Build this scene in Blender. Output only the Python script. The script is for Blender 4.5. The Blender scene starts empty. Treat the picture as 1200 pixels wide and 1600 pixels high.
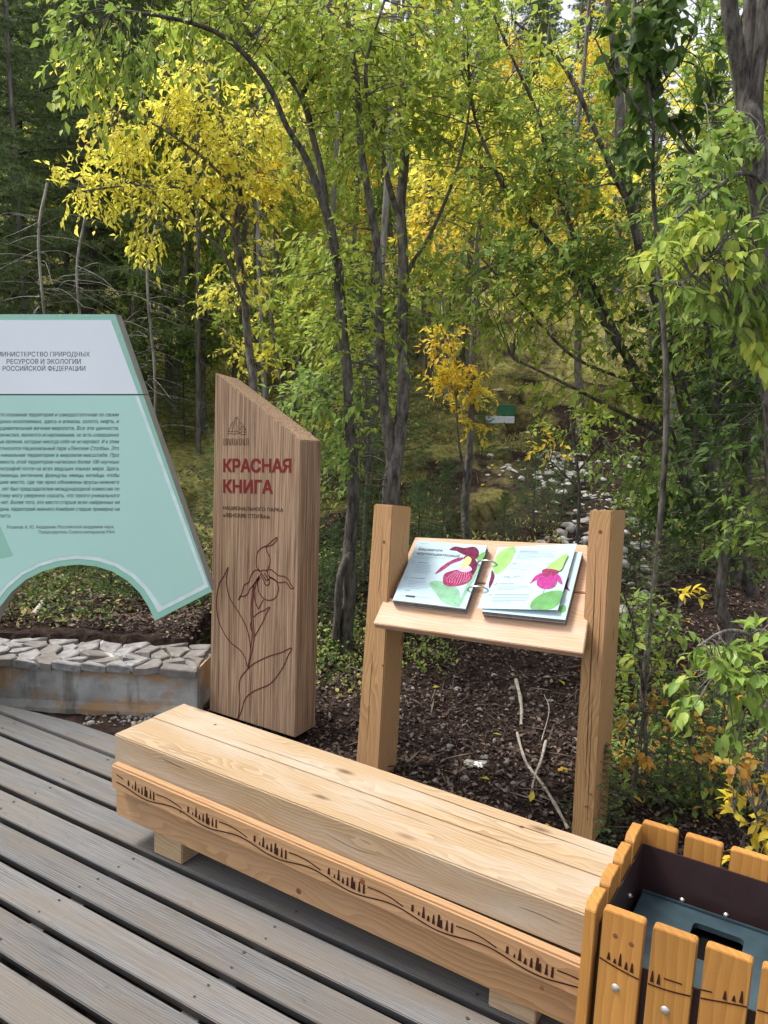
import bpy, bmesh, math, random
import numpy as np
from mathutils import Vector, Matrix
R = math.radians
SC = bpy.context.scene
COL = SC.collection
rng = np.random.default_rng(7)
random.seed(7)

# ------------------------------------------------------------------ camera, world, sun, exposure
YAW, PIT, ROL, FPX = R(30.7178), R(-8.943), R(2.3974), 1266.7
CAM = np.array([0, 0, 1.6])
_f = np.array([-math.sin(YAW)*math.cos(PIT), math.cos(YAW)*math.cos(PIT), math.sin(PIT)])
_r0 = np.array([math.cos(YAW), math.sin(YAW), 0.0]); _u0 = np.cross(_r0, _f)
_r = _r0*math.cos(ROL)+_u0*math.sin(ROL); _u = np.cross(_r, _f)
cd = bpy.data.cameras.new('camera'); cam = bpy.data.objects.new('camera', cd); COL.objects.link(cam)
cd.sensor_fit = 'VERTICAL'; cd.sensor_height = 24; cd.lens = FPX/1600*24
cd.clip_start = 0.05; cd.clip_end = 600
M4 = Matrix.Identity(4)
for i in range(3):
    M4[i][0] = _r[i]; M4[i][1] = _u[i]; M4[i][2] = -_f[i]; M4[i][3] = CAM[i]
cam.matrix_world = M4
SC.camera = cam

SUN_EL, SUN_AZ = R(60), R(200)     # azimuth measured from +x, counter-clockwise: behind the viewer's left shoulder
world = bpy.data.worlds.new('World'); SC.world = world; world.use_nodes = True
wn = world.node_tree.nodes; wl = world.node_tree.links
for n in list(wn): wn.remove(n)
sky = wn.new('ShaderNodeTexSky'); sky.sky_type = 'NISHITA'; sky.sun_disc = False
sky.sun_elevation = SUN_EL; sky.sun_rotation = math.pi/2-SUN_AZ
sky.air_density = 1.0; sky.dust_density = 3.0
hs = wn.new('ShaderNodeHueSaturation'); hs.inputs['Saturation'].default_value = 0.22
bg = wn.new('ShaderNodeBackground'); bg.inputs['Strength'].default_value = 0.15
wo = wn.new('ShaderNodeOutputWorld')
wl.new(sky.outputs[0], hs.inputs['Color']); wl.new(hs.outputs[0], bg.inputs[0]); wl.new(bg.outputs[0], wo.inputs[0])
sd = bpy.data.lights.new('sun', 'SUN'); sd.energy = 2.1; sd.angle = R(14); sd.color = (1, .94, .85)
so = bpy.data.objects.new('sun', sd); COL.objects.link(so)
_sv = Vector((math.cos(SUN_EL)*math.cos(SUN_AZ), math.cos(SUN_EL)*math.sin(SUN_AZ), math.sin(SUN_EL)))
so.rotation_euler = _sv.to_track_quat('Z', 'Y').to_euler(); so.location = (0, 0, 20)
SC.view_settings.view_transform = 'Standard'; SC.view_settings.look = 'None'
SC.view_settings.gamma = 1; SC.view_settings.use_curve_mapping = False
SC.view_settings.exposure = 1.08
SC.render.engine = 'CYCLES'
SC.cycles.max_bounces = 8; SC.cycles.transparent_max_bounces = 4; SC.cycles.diffuse_bounces = 6
try: SC.cycles.use_denoising = True
except Exception: pass

# ------------------------------------------------------------------ surveying helpers
def ray(px, py): return (px-600)/FPX*_r-(py-800)/FPX*_u+_f
def on_y(px, py, y):
    d = ray(px, py); return CAM+d*(y/d[1])
def on_x(px, py, x):
    d = ray(px, py); return CAM+d*(x/d[0])
def on_z(px, py, z):
    d = ray(px, py); return CAM+d*((z-CAM[2])/d[2])
FH = np.array([-math.sin(YAW), math.cos(YAW), 0]); RH = np.array([math.cos(YAW), math.sin(YAW), 0])
def at(px, py, D):
    d = ray(px, py); return CAM+d*(D/(d@FH))
def sd_of(x, y): return x*RH[0]+y*RH[1], x*FH[0]+y*FH[1]
class Plane:
    def __init__(s, a, b, c):
        s.p = np.array(a); n = np.cross(np.array(b)-s.p, np.array(c)-s.p); s.n = n/np.linalg.norm(n)
        if s.n@(CAM-s.p) < 0: s.n = -s.n
    def hit(s, px, py, off=0.0):
        d = ray(px, py); q = s.p+s.n*off; return CAM+d*(((q-CAM)@s.n)/(d@s.n))

# ------------------------------------------------------------------ object helpers
def tag(o, label=None, cat=None, group=None, kind=None):
    if label: o['label'] = label
    if cat: o['category'] = cat
    if group: o['group'] = group
    if kind: o['kind'] = kind
    return o
def empty(name, loc, label=None, cat=None, group=None, rz=0.0):
    o = bpy.data.objects.new(name, None); COL.objects.link(o); o.location = tuple(loc); o.rotation_euler = (0, 0, rz)
    o.empty_display_size = .1
    return tag(o, label, cat, group)
def link_mesh(name, me, parent=None):
    o = bpy.data.objects.new(name, me); COL.objects.link(o)
    if parent: o.parent = parent
    return o
def root_off(parent):
    l = Vector((0, 0, 0))
    while parent: l = l+parent.location; parent = parent.parent
    return l
def mk(name, verts, faces, mat, parent=None, bevel=0.0, smooth=False, frame=0.0, origin=None):
    """world-space verts -> object, whose own origin is at `origin` (world), own z rotation `frame`"""
    V = np.array(verts, float)
    if origin is None: origin = V.min(0)*[.5, .5, 0]+V.max(0)*[.5, .5, 0]+[0, 0, V[:, 2].min()]
    origin = np.array(origin, float)
    L = V-origin
    c, s = math.cos(-frame), math.sin(-frame)
    L = np.stack([L[:, 0]*c-L[:, 1]*s, L[:, 0]*s+L[:, 1]*c, L[:, 2]], 1)
    me = bpy.data.meshes.new(name); me.from_pydata(L.tolist(), [], faces)
    if bevel > 0:
        bm = bmesh.new(); bm.from_mesh(me); bmesh.ops.recalc_face_normals(bm, faces=bm.faces)
        bmesh.ops.bevel(bm, geom=bm.edges[:], offset=bevel, segments=2, affect='EDGES', clamp_overlap=True)
        bm.to_mesh(me); bm.free()
    if smooth: me.polygons.foreach_set('use_smooth', [True]*len(me.polygons))
    if mat: me.materials.append(mat)
    o = link_mesh(name, me, parent)
    o.rotation_euler = (0, 0, frame)
    o.location = Vector(origin)-root_off(parent)
    return o
BF = [(0, 1, 2, 3), (7, 6, 5, 4), (0, 4, 5, 1), (1, 5, 6, 2), (2, 6, 7, 3), (3, 7, 4, 0)]
def hexa(name, P, mat, parent=None, bevel=0.002, **k):   # P: 4 bottom pts, 4 top pts
    return mk(name, P, BF, mat, parent, bevel, **k)
def box(name, x0, x1, y0, y1, z0, z1, mat, parent=None, bevel=0.002, **k):
    return hexa(name, [(x0, y0, z0), (x0, y1, z0), (x1, y1, z0), (x1, y0, z0), (x0, y0, z1), (x0, y1, z1), (x1, y1, z1), (x1, y0, z1)], mat, parent, bevel, **k)
def extrude_poly(name, top, vec, mat, parent=None, bevel=0.0, **k):
    n = len(top); top = np.array(top); bot = top+np.array(vec)
    F = [tuple(range(n)), tuple(range(2*n-1, n-1, -1))]+[(i, i+n, (i+1) % n+n, (i+1) % n) for i in range(n)]
    return mk(name, np.vstack([top, bot]), F, mat, parent, bevel, **k)
def bulk(name, V, F, mat, parent=None, origin=(0, 0, 0), smooth=False, kind=None, mesh_only=False):
    """big meshes from numpy; F is (n,3) or (n,4)"""
    me = bpy.data.meshes.new(name); V = np.asarray(V, np.float32); F = np.asarray(F, np.int32)
    k = F.shape[1]
    me.vertices.add(len(V)); me.vertices.foreach_set('co', (V-np.array(origin, np.float32)).ravel())
    me.loops.add(F.size); me.loops.foreach_set('vertex_index', F.ravel())
    me.polygons.add(len(F)); me.polygons.foreach_set('loop_start', np.arange(0, F.size, k, dtype=np.int32))
    try: me.polygons.foreach_set('loop_total', np.full(len(F), k, np.int32))
    except Exception: pass
    if smooth: me.polygons.foreach_set('use_smooth', np.ones(len(F), bool))
    me.update(calc_edges=True)
    if mat: me.materials.append(mat)
    if mesh_only: return me
    o = link_mesh(name, me, parent); o.location = Vector(origin)-root_off(parent)
    if kind: o['kind'] = kind
    return o
def catmull(P, n=8, closed=False):
    P = np.array(P, float); N = len(P)
    if N < 3: return P
    out = []
    for i in range(N if closed else N-1):
        p1, p2 = P[i], P[(i+1) % N]
        p0 = P[i-1] if (i > 0 or closed) else 2*p1-p2
        p3 = P[(i+2) % N] if (i+2 < N or closed) else 2*p2-p1
        for t in np.linspace(0, 1, n, endpoint=False):
            out.append(.5*((2*p1)+(-p0+p2)*t+(2*p0-5*p1+4*p2-p3)*t*t+(-p0+3*p1-3*p2+p3)*t**3))
    if not closed: out.append(P[-1])
    return np.array(out)

# ------------------------------------------------------------------ value noise in numpy
_perm = rng.random(65536)
def vnoise(x, y, s=0):
    xi = np.floor(x).astype(np.int64); yi = np.floor(y).astype(np.int64); fx = x-xi; fy = y-yi
    fx = fx*fx*(3-2*fx); fy = fy*fy*(3-2*fy)
    h = lambda a, b: _perm[(a*73856093 ^ b*19349663 ^ s*83492791) & 65535]
    return (h(xi, yi)*(1-fx)+h(xi+1, yi)*fx)*(1-fy)+(h(xi, yi+1)*(1-fx)+h(xi+1, yi+1)*fx)*fy
def fbm(x, y, o=4, s=0):
    a, t, v = 1.0, 0.0, 0.0
    for i in range(o): v = v+a*(vnoise(x*2**i, y*2**i, s+i)-.5); t += a; a *= .5
    return v/t*2
def sm(a, b, x):
    t = np.clip((x-a)/(b-a), 0, 1); return t*t*(3-2*t)

# ------------------------------------------------------------------ materials
def new_mat(name):
    m = bpy.data.materials.new(name); m.use_nodes = True
    nt = m.node_tree; b = nt.nodes['Principled BSDF']; return m, nt, b
def N(nt, t, **kw):
    n = nt.nodes.new(t)
    for k, v in kw.items():
        if k in n.inputs: n.inputs[k].default_value = v
        else: setattr(n, k, v)
    return n
def ramp(nt, stops):
    r = nt.nodes.new('ShaderNodeValToRGB'); e = r.color_ramp.elements
    while len(e) < len(stops): e.new(.5)
    for x, (p, c) in zip(e, stops):
        x.position = p; x.color = (*c, 1) if len(c) == 3 else c
    return r
def plain(name, col, rough=.6, spec=.3, metal=0.0, var=0.08, nscale=20, bump=0.0):
    m, nt, b = new_mat(name); L = nt.links
    tc = N(nt, 'ShaderNodeTexCoord'); no = N(nt, 'ShaderNodeTexNoise', Scale=nscale, Detail=6.0)
    L.new(tc.outputs['Object'], no.inputs['Vector'])
    c = np.array(col); rp = ramp(nt, [(.3, tuple(np.clip(c*(1-var), 0, 1))), (.7, tuple(np.clip(c*(1+var), 0, 1)))])
    L.new(no.outputs[0], rp.inputs[0]); L.new(rp.outputs[0], b.inputs['Base Color'])
    b.inputs['Roughness'].default_value = rough; b.inputs['Metallic'].default_value = metal
    b.inputs['Specular IOR Level'].default_value = spec
    if bump:
        bp = N(nt, 'ShaderNodeBump', Strength=bump, Distance=.01); L.new(no.outputs[0], bp.inputs['Height']); L.new(bp.outputs[0], b.inputs['Normal'])
    return m
def wood(name, light, dark, axis='X', ring=26.0, dist=2.2, contrast=(.25, .8), rough=.65, stain=None, stain_amt=.35, knots=True, fine=1.0, bump=.25, ringamt=.55, scuff=.25):
    """sawn timber: growth rings that run along `axis`, fibre streaks, knots, blotches; shifted per object"""
    m, nt, b = new_mat(name); L = nt.links
    tc = N(nt, 'ShaderNodeTexCoord'); oi = N(nt, 'ShaderNodeObjectInfo')
    off = N(nt, 'ShaderNodeVectorMath', operation='MULTIPLY_ADD')
    cmb = N(nt, 'ShaderNodeCombineXYZ'); mr = N(nt, 'ShaderNodeMath', operation='MULTIPLY'); mr.inputs[1].default_value = 7.3
    L.new(oi.outputs['Random'], mr.inputs[0])
    for i in range(3): L.new(mr.outputs[0], cmb.inputs[i])
    add = N(nt, 'ShaderNodeVectorMath', operation='ADD'); L.new(tc.outputs['Object'], add.inputs[0]); L.new(cmb.outputs[0], add.inputs[1])
    ai = 'XYZ'.index(axis)
    def scaled(along, across):
        mp = N(nt, 'ShaderNodeMapping'); sc = [across]*3; sc[ai] = along
        mp.inputs['Scale'].default_value = sc; L.new(add.outputs[0], mp.inputs['Vector']); return mp
    # warp
    w = N(nt, 'ShaderNodeTexNoise', Scale=1.0, Detail=3.0); L.new(scaled(1.6, 6).outputs[0], w.inputs['Vector'])
    s1 = scaled(.35, 1.0)
    wm = N(nt, 'ShaderNodeVectorMath', operation='SCALE'); wm.inputs['Scale'].default_value = .07*dist; L.new(w.outputs['Color'], wm.inputs[0])
    wa = N(nt, 'ShaderNodeVectorMath', operation='ADD'); L.new(s1.outputs[0], wa.inputs[0]); L.new(wm.outputs[0], wa.inputs[1])
    wv = N(nt, 'ShaderNodeTexWave', wave_type='RINGS', rings_direction=axis, wave_profile='SAW'); wv.inputs['Scale'].default_value = ring; wv.inputs['Distortion'].default_value = 1.5
    wv.inputs['Detail'].default_value = 3; wv.inputs['Detail Scale'].default_value = 1.5
    L.new(wa.outputs[0], wv.inputs['Vector'])
    fi = N(nt, 'ShaderNodeTexNoise', Scale=1.0, Detail=5.0, Roughness=.65); L.new(scaled(6*fine, 260*fine).outputs[0], fi.inputs['Vector'])
    mx = N(nt, 'ShaderNodeMix', data_type='FLOAT'); mx.inputs[0].default_value = 1-ringamt
    L.new(wv.outputs['Fac'], mx.inputs[2]); L.new(fi.outputs[0], mx.inputs[3])
    rp = ramp(nt, [(contrast[0], light), (contrast[1], dark)]); L.new(mx.outputs[0], rp.inputs[0])
    col = rp.outputs[0]
    bl = N(nt, 'ShaderNodeTexNoise', Scale=1.0, Detail=4.0); L.new(scaled(2.2, 9).outputs[0], bl.inputs['Vector'])
    if stain:
        r2 = ramp(nt, [(.42, (0, 0, 0)), (.72, (stain_amt,)*3)]); L.new(bl.outputs[0], r2.inputs[0])
        m2 = N(nt, 'ShaderNodeMix', data_type='RGBA'); L.new(r2.outputs[0], m2.inputs[0]); L.new(col, m2.inputs[6]); m2.inputs[7].default_value = (*stain, 1)
        col = m2.outputs[2]
    if knots:
        vo = N(nt, 'ShaderNodeTexVoronoi', Scale=1.0, Randomness=1.0); L.new(scaled(2.6, 7.0).outputs[0], vo.inputs['Vector'])
        wd = N(nt, 'ShaderNodeMath', operation='ADD'); wsm = N(nt, 'ShaderNodeMath', operation='MULTIPLY'); wsm.inputs[1].default_value = .08
        L.new(fi.outputs[0], wsm.inputs[0]); L.new(vo.outputs['Distance'], wd.inputs[0]); L.new(wsm.outputs[0], wd.inputs[1])
        rk = ramp(nt, [(.075, (.85,)*3), (.12, (.35,)*3), (.16, (0, 0, 0))]); L.new(wd.outputs[0], rk.inputs[0])
        m3 = N(nt, 'ShaderNodeMix', data_type='RGBA'); L.new(rk.outputs[0], m3.inputs[0]); L.new(col, m3.inputs[6])
        m3.inputs[7].default_value = (dark[0]*.42, dark[1]*.32, dark[2]*.3, 1); col = m3.outputs[2]
    vr = N(nt, 'ShaderNodeMapRange'); vr.inputs['To Min'].default_value = .84; vr.inputs['To Max'].default_value = 1.12; L.new(oi.outputs['Random'], vr.inputs['Value'])
    hv = N(nt, 'ShaderNodeHueSaturation'); L.new(vr.outputs[0], hv.inputs['Value']); L.new(col, hv.inputs['Color'])
    sc_ = N(nt, 'ShaderNodeTexNoise', Scale=1.0, Detail=7.0, Roughness=.75); L.new(scaled(14, 34).outputs[0], sc_.inputs['Vector'])
    rs = ramp(nt, [(.60, (0, 0, 0)), (.74, (scuff,)*3)]); L.new(sc_.outputs[0], rs.inputs[0])
    m4 = N(nt, 'ShaderNodeMix', data_type='RGBA'); L.new(rs.outputs[0], m4.inputs[0]); L.new(hv.outputs[0], m4.inputs[6]); m4.inputs[7].default_value = (dark[0]*.5, dark[1]*.5, dark[2]*.5, 1)
    col = m4.outputs[2]
    L.new(col, b.inputs['Base Color'])
    b.inputs['Roughness'].default_value = rough; b.inputs['Specular IOR Level'].default_value = .25
    bp = N(nt, 'ShaderNodeBump', Strength=bump, Distance=.003); L.new(mx.outputs[0], bp.inputs['Height']); L.new(bp.outputs[0], b.inputs['Normal'])
    return m
def leaf_mat(name, stops, trans=.45, rough=.5):
    m = bpy.data.materials.new(name); m.use_nodes = True; nt = m.node_tree; L = nt.links
    b = nt.nodes['Principled BSDF']; out = nt.nodes['Material Output']
    ge = N(nt, 'ShaderNodeNewGeometry'); oi = N(nt, 'ShaderNodeObjectInfo')
    ad = N(nt, 'ShaderNodeMath', operation='ADD'); L.new(ge.outputs['Random Per Island'], ad.inputs[0]); L.new(oi.outputs['Random'], ad.inputs[1])
    fr = N(nt, 'ShaderNodeMath', operation='FRACT'); L.new(ad.outputs[0], fr.inputs[0])
    rp = ramp(nt, stops); L.new(fr.outputs[0], rp.inputs[0]); L.new(rp.outputs[0], b.inputs['Base Color'])
    b.inputs['Roughness'].default_value = rough; b.inputs['Specular IOR Level'].default_value = .25
    tr = N(nt, 'ShaderNodeBsdfTranslucent'); L.new(rp.outputs[0], tr.inputs[0])
    mx = N(nt, 'ShaderNodeMixShader'); mx.inputs[0].default_value = trans
    L.new(b.outputs[0], mx.inputs[1]); L.new(tr.outputs[0], mx.inputs[2]); L.new(mx.outputs[0], out.inputs[0])
    return m
def bark(name, c1, c2, scale=30):
    m, nt, b = new_mat(name); L = nt.links
    tc = N(nt, 'ShaderNodeTexCoord'); mp = N(nt, 'ShaderNodeMapping'); mp.inputs['Scale'].default_value = (1, 1, .28)
    L.new(tc.outputs['Object'], mp.inputs[0])
    n1 = N(nt, 'ShaderNodeTexNoise', Scale=float(scale), Detail=8.0, Roughness=.7); L.new(mp.outputs[0], n1.inputs['Vector'])
    rp = ramp(nt, [(.35, c1), (.62, c2)]); L.new(n1.outputs[0], rp.inputs[0]); L.new(rp.outputs[0], b.inputs['Base Color'])
    b.inputs['Roughness'].default_value = .9; b.inputs['Specular IOR Level'].default_value = .1
    bp = N(nt, 'ShaderNodeBump', Strength=.8, Distance=.02); L.new(n1.outputs[0], bp.inputs['Height']); L.new(bp.outputs[0], b.inputs['Normal'])
    return m

M = {}
M['larch'] = wood('planed_larch', (.47, .35, .22), (.27, .165, .085), 'X', ring=34, contrast=(.15, 1.05), stain=(.45, .405, .34), stain_amt=.75, rough=.6)
M['larch_warm'] = wood('oiled_larch', (.48, .295, .155), (.29, .155, .07), 'X', ring=26, contrast=(.15, 1.0), stain=(.46, .30, .18), stain_amt=.5, knots=False)
M['post'] = wood('larch_post', (.50, .31, .145), (.31, .165, .07), 'Z', ring=30, contrast=(.2, .9), stain=(.50, .27, .15), stain_amt=.5)
M['shelf'] = wood('larch_shelf', (.50, .335, .215), (.35, .20, .115), 'X', ring=22, contrast=(.2, .95), stain=(.62, .42, .34), stain_amt=.7)
M['binwood'] = wood('stained_pine', (.46, .23, .058), (.29, .125, .028), 'Z', ring=22, dist=.6, contrast=(.2, .95), stain=(.28, .125, .035), stain_amt=.7, rough=.5, ringamt=.4)
M['deck'] = wood('weathered_deck', (.185, .183, .183), (.062, .060, .063), 'X', ring=60, dist=.45, contrast=(.32, .72), stain=(.15, .125, .10), stain_amt=.75, rough=.8, knots=False, bump=.6, ringamt=.22, fine=.8, scuff=.7)
M['laminate'] = wood('walnut_laminate', (.40, .275, .18), (.095, .052, .032), 'Z', ring=34, dist=.6, contrast=(.37, .66), stain=(.34, .22, .14), stain_amt=.4, knots=False, fine=.36, bump=.1, ringamt=.12)
M['burn'] = plain('burnt_engraving', (.035, .013, .010), .9, .1)
M['redprint'] = plain('dark_red_print', (.16, .018, .016), .6, .2)
M['brownprint'] = plain('dark_brown_print', (.07, .035, .022), .7, .2)
M['darkprint'] = plain('black_print', (.03, .035, .04), .6, .2)
M['greyprint'] = plain('grey_print', (.11, .13, .16), .8, .05)
M['mint'] = plain('mint_panel', (.47, .76, .70), .45, .5, var=.05, nscale=1.1)
M['mintedge'] = plain('green_border', (.31, .60, .49), .45, .5, var=.04)
M['palewhite'] = plain('pale_blue_panel', (.80, .88, .96), .45, .5, var=.04, nscale=1.5)
M['paleline'] = plain('white_line', (.70, .86, .88), .35, .5)
M['greyalu'] = plain('grey_panel_edge', (.30, .30, .305), .5, .4)
M['mintblue'] = plain('pale_mint_wash', (.49, .74, .72), .28, .5, var=.03, nscale=1)
M['paper'] = plain('page_face', (.37, .48, .54), .7, .1, var=.02)
M['papermid'] = plain('page_edge_dark', (.12, .115, .12), .5, .3, var=.3, nscale=60)
M['paperlight'] = plain('page_edge_light', (.42, .41, .41), .5, .3, var=.2, nscale=60)
M['chrome'] = plain('steel_ring', (.45, .45, .46), .28, .6, metal=1.0, var=.05)
M['purple'] = plain('petal_purple', (.24, .035, .10), .75, .08, var=.5, nscale=90)
M['darkpurple'] = plain('petal_dark_purple', (.12, .02, .05), .75, .08, var=.5, nscale=90)
M['magenta'] = plain('petal_magenta', (.36, .045, .22), .75, .08, var=.35, nscale=90)
M['petalpale'] = plain('petal_pale_pink', (.62, .36, .48), .75, .08)
M['petalyel'] = plain('petal_yellow', (.72, .66, .22), .75, .08)
M['leafp1'] = plain('print_leaf', (.12, .30, .10), .75, .08, var=.2, nscale=25)
M['leafp2'] = plain('print_leaf_pale', (.26, .48, .14), .75, .08, var=.2, nscale=25)
M['leafp3'] = plain('print_leaf_grey', (.20, .38, .26), .75, .08, var=.2, nscale=25)
M['brownmetal'] = plain('brown_painted_steel', (.035, .018, .020), .42, .5, var=.15)
M['lid'] = plain('blue_grey_galvanised', (.045, .075, .092), .36, .5, metal=.35, var=.3, nscale=14)
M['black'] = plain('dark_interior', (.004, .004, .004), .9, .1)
M['bolt'] = plain('zinc_bolt', (.5, .5, .49), .4, .5, metal=.8, var=.2, nscale=200)
M['can'] = plain('crushed_can', (.62, .62, .60), .3, .5, metal=.6, var=.3, nscale=60, bump=.5)
M['canred'] = plain('can_red_star', (.5, .03, .03), .4, .4)
M['stick'] = plain('dead_wood', (.36, .32, .27), .85, .15, var=.35, nscale=40, bump=.4)
M['stone'] = plain('pale_stone', (.42, .40, .38), .85, .2, var=.35, nscale=18, bump=.6)
M['white'] = plain('white_plank', (.62, .66, .70), .6, .3)
M['greenbox'] = plain('green_plastic', (.02, .13, .06), .5, .4)
M['gravel'] = plain('dull_gravel', (.19, .17, .155), .9, .15, var=.5, nscale=30, bump=.5)
M['pinkstone'] = plain('reddish_stone', (.24, .12, .09), .85, .2, var=.3, nscale=30, bump=.6)
M['bark_grey'] = bark('bark_grey', (.045, .038, .034), (.25, .23, .215), 34)
M['bark_dark'] = bark('bark_dark', (.03, .026, .023), (.17, .155, .14), 36)
M['bark_pale'] = bark('bark_pale', (.09, .085, .08), (.34, .325, .31), 16)
G3 = lambda *a: [(i/(len(a)-1), c) for i, c in enumerate(a)]
M['l_yellow'] = leaf_mat('leaf_yellow', G3((.90, .80, .13), (.84, .80, .12), (.93, .86, .20), (.72, .74, .11), (.90, .74, .10)), .55)
M['l_gold'] = leaf_mat('leaf_gold', G3((.86, .60, .05), (.90, .70, .08), (.66, .62, .08), (.86, .52, .05)), .5)
M['l_lime'] = leaf_mat('leaf_lime', G3((.34, .46, .08), (.48, .56, .10), (.24, .37, .07), (.62, .62, .10), (.30, .43, .08), (.42, .52, .09)), .5)
M['l_green'] = leaf_mat('leaf_green', G3((.20, .32, .07), (.28, .40, .09), (.15, .26, .06), (.38, .46, .10), (.22, .35, .08)), .45)
M['l_bright'] = leaf_mat('leaf_bright_green', G3((.22, .34, .06), (.30, .44, .09), (.17, .28, .06), (.42, .50, .11), (.26, .38, .10)), .4, .38)
M['l_dark'] = leaf_mat('leaf_dark_green', G3((.05, .10, .02), (.08, .14, .025), (.04, .08, .02), (.10, .17, .03)), .4)
M['l_orange'] = leaf_mat('leaf_orange', G3((.62, .26, .04), (.70, .42, .06), (.50, .24, .06), (.55, .46, .10)), .45)
M['needle'] = leaf_mat('spruce_needle', G3((.12, .18, .075), (.18, .25, .10), (.13, .19, .08), (.25, .30, .13)), .3)
M['needle2'] = leaf_mat('young_spruce_needle', G3((.075, .14, .05), (.11, .18, .06), (.06, .11, .045), (.14, .20, .07)), .15)
M['needle_dry'] = leaf_mat('olive_needle', G3((.09, .11, .035), (.13, .14, .05), (.07, .09, .035), (.16, .15, .06)), .15)
M['litter'] = leaf_mat('leaf_litter', G3((.04, .025, .022), (.09, .058, .045), (.022, .016, .016), (.15, .105, .08), (.055, .036, .034), (.26, .20, .16), (.07, .045, .035)), .1, .8)
M['moss'] = leaf_mat('moss_tuft', G3((.30, .32, .07), (.48, .42, .14), (.18, .22, .06), (.58, .50, .24), (.36, .36, .10)), .3, .8)

# ------------------------------------------------------------------ terrain
BD = [0, 3.0, 3.3, 4.5, 5.5, 7, 10, 14, 25, 50, 90, 200]; BZ = [-.32, -.26, -.18, -.12, .04, .40, 1.1, 2.35, 6.6, 16, 26, 30]
def ground_z(x, y, detail=True):
    x = np.asarray(x, float); y = np.asarray(y, float)
    s, D = sd_of(x, y)
    z = np.interp(D, BD, BZ)
    q = s/np.maximum(np.abs(D), 3)
    z = np.where(D > 14, 2.35+(z-2.35)*(1-.45*sm(.14, .45, q)), z)
    left = sm(-.75, -1.05, s)*sm(4.1, 4.28, D)
    z = np.maximum(z, left*.16+(1-left)*-9)
    if detail:
        amp = np.interp(D, [0, 3, 5, 8, 14, 40, 100], [.01, .02, .05, .14, .3, .9, 1.5])
        z = z+amp*fbm(x*.9/np.maximum(1, D/14)+3, y*.9/np.maximum(1, D/14), 4)
        z = z+np.interp(D, [0, 3, 6, 20], [.006, .015, .05, .09])*fbm(x*6, y*6, 3, 9)
        lg = fbm(x*.8+11, y*.8+4, 3, 21); z = z+np.interp(D, [6, 8, 13, 18], [0, .16, .26, 0])*(sm(-.03, .05, lg)-.5)
        hol = fbm(x*1.7+2, y*1.7+9, 2, 33); z = z-np.interp(D, [5.5, 7.5, 13, 18], [0, .22, .30, 0])*sm(.26, .42, hol)
    z = np.where((y < 2.2), -.30+0*z, z)
    near = sm(2.2, 2.5, y)
    return np.where(D < 6, z*near+(-.30)*(1-near), z)
angs = np.concatenate([np.linspace(-180, -38, 60, endpoint=False), np.linspace(-38, 38, 520, endpoint=False), np.linspace(38, 180, 60, endpoint=False)])
rad = np.concatenate([[.01, .8, 1.6], np.geomspace(2.3, 9, 170), np.geomspace(9.1, 170, 150)])
A, RR = np.meshgrid(np.radians(angs), rad, indexing='ij')
gx = RR*(np.sin(A)*RH[0]+np.cos(A)*FH[0]); gy = RR*(np.sin(A)*RH[1]+np.cos(A)*FH[1])
gz = ground_z(gx, gy)
na, nr = A.shape
idx = np.arange(na*nr).reshape(na, nr); nx_ = np.roll(idx, -1, axis=0)
Fg = np.stack([idx[:, :-1], nx_[:, :-1], nx_[:, 1:], idx[:, 1:]], -1).reshape(-1, 4)[:, ::-1]
def ground_mat():
    m, nt, b = new_mat('forest_floor'); L = nt.links
    tc = N(nt, 'ShaderNodeTexCoord'); geo = N(nt, 'ShaderNodeNewGeometry')
    def noise(s, d=6, r=.6):
        n = N(nt, 'ShaderNodeTexNoise', Scale=float(s), Detail=float(d), Roughness=r); L.new(tc.outputs['Object'], n.inputs['Vector']); return n
    n1, n2, n3 = noise(1.3), noise(14, 8, .7), noise(45, 6, .7)
    soil = ramp(nt, [(.3, (.016, .011, .010)), (.5, (.045, .030, .025)), (.66, (.09, .065, .052)), (.8, (.20, .17, .14))]); L.new(n2.outputs[0], soil.inputs[0])
    moss = ramp(nt, [(.28, (.05, .042, .022)), (.38, (.18, .18, .05)), (.54, (.42, .39, .13)), (.75, (.56, .48, .28))]); L.new(n2.outputs[0], moss.inputs[0])
    at_ = N(nt, 'ShaderNodeAttribute', attribute_name='mossy')
    ad = N(nt, 'ShaderNodeMath', operation='MULTIPLY_ADD'); L.new(n1.outputs[0], ad.inputs[0]); ad.inputs[1].default_value = 1.6; L.new(at_.outputs['Fac'], ad.inputs[2])
    r = ramp(nt, [(.0, (0, 0, 0)), (1, (1, 1, 1))]); r.color_ramp.elements[0].position = .95; 
    mr = N(nt, 'ShaderNodeMapRange'); mr.inputs['From Min'].default_value = 1.0; mr.inputs['From Max'].default_value = 1.35; L.new(ad.outputs[0], mr.inputs['Value'])
    mx = N(nt, 'ShaderNodeMix', data_type='RGBA'); L.new(mr.outputs[0], mx.inputs[0]); L.new(soil.outputs[0], mx.inputs[6]); L.new(moss.outputs[0], mx.inputs[7])
    L.new(mx.outputs[2], b.inputs['Base Color']); b.inputs['Roughness'].default_value = .95; b.inputs['Specular IOR Level'].default_value = .1
    bp = N(nt, 'ShaderNodeBump', Strength=.9, Distance=.03); L.new(n3.outputs[0], bp.inputs['Height'])
    bp2 = N(nt, 'ShaderNodeBump', Strength=.7, Distance=.08); L.new(n2.outputs[0], bp2.inputs['Height']); L.new(bp2.outputs[0], bp.inputs['Normal']); L.new(bp.outputs[0], b.inputs['Normal'])
    return m
gv = np.stack([gx, gy, gz], -1).reshape(-1, 3)
ground = bulk('ground', gv, Fg, ground_mat(), smooth=True, kind='structure')
sg, Dg = sd_of(gv[:, 0], gv[:, 1])
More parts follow.
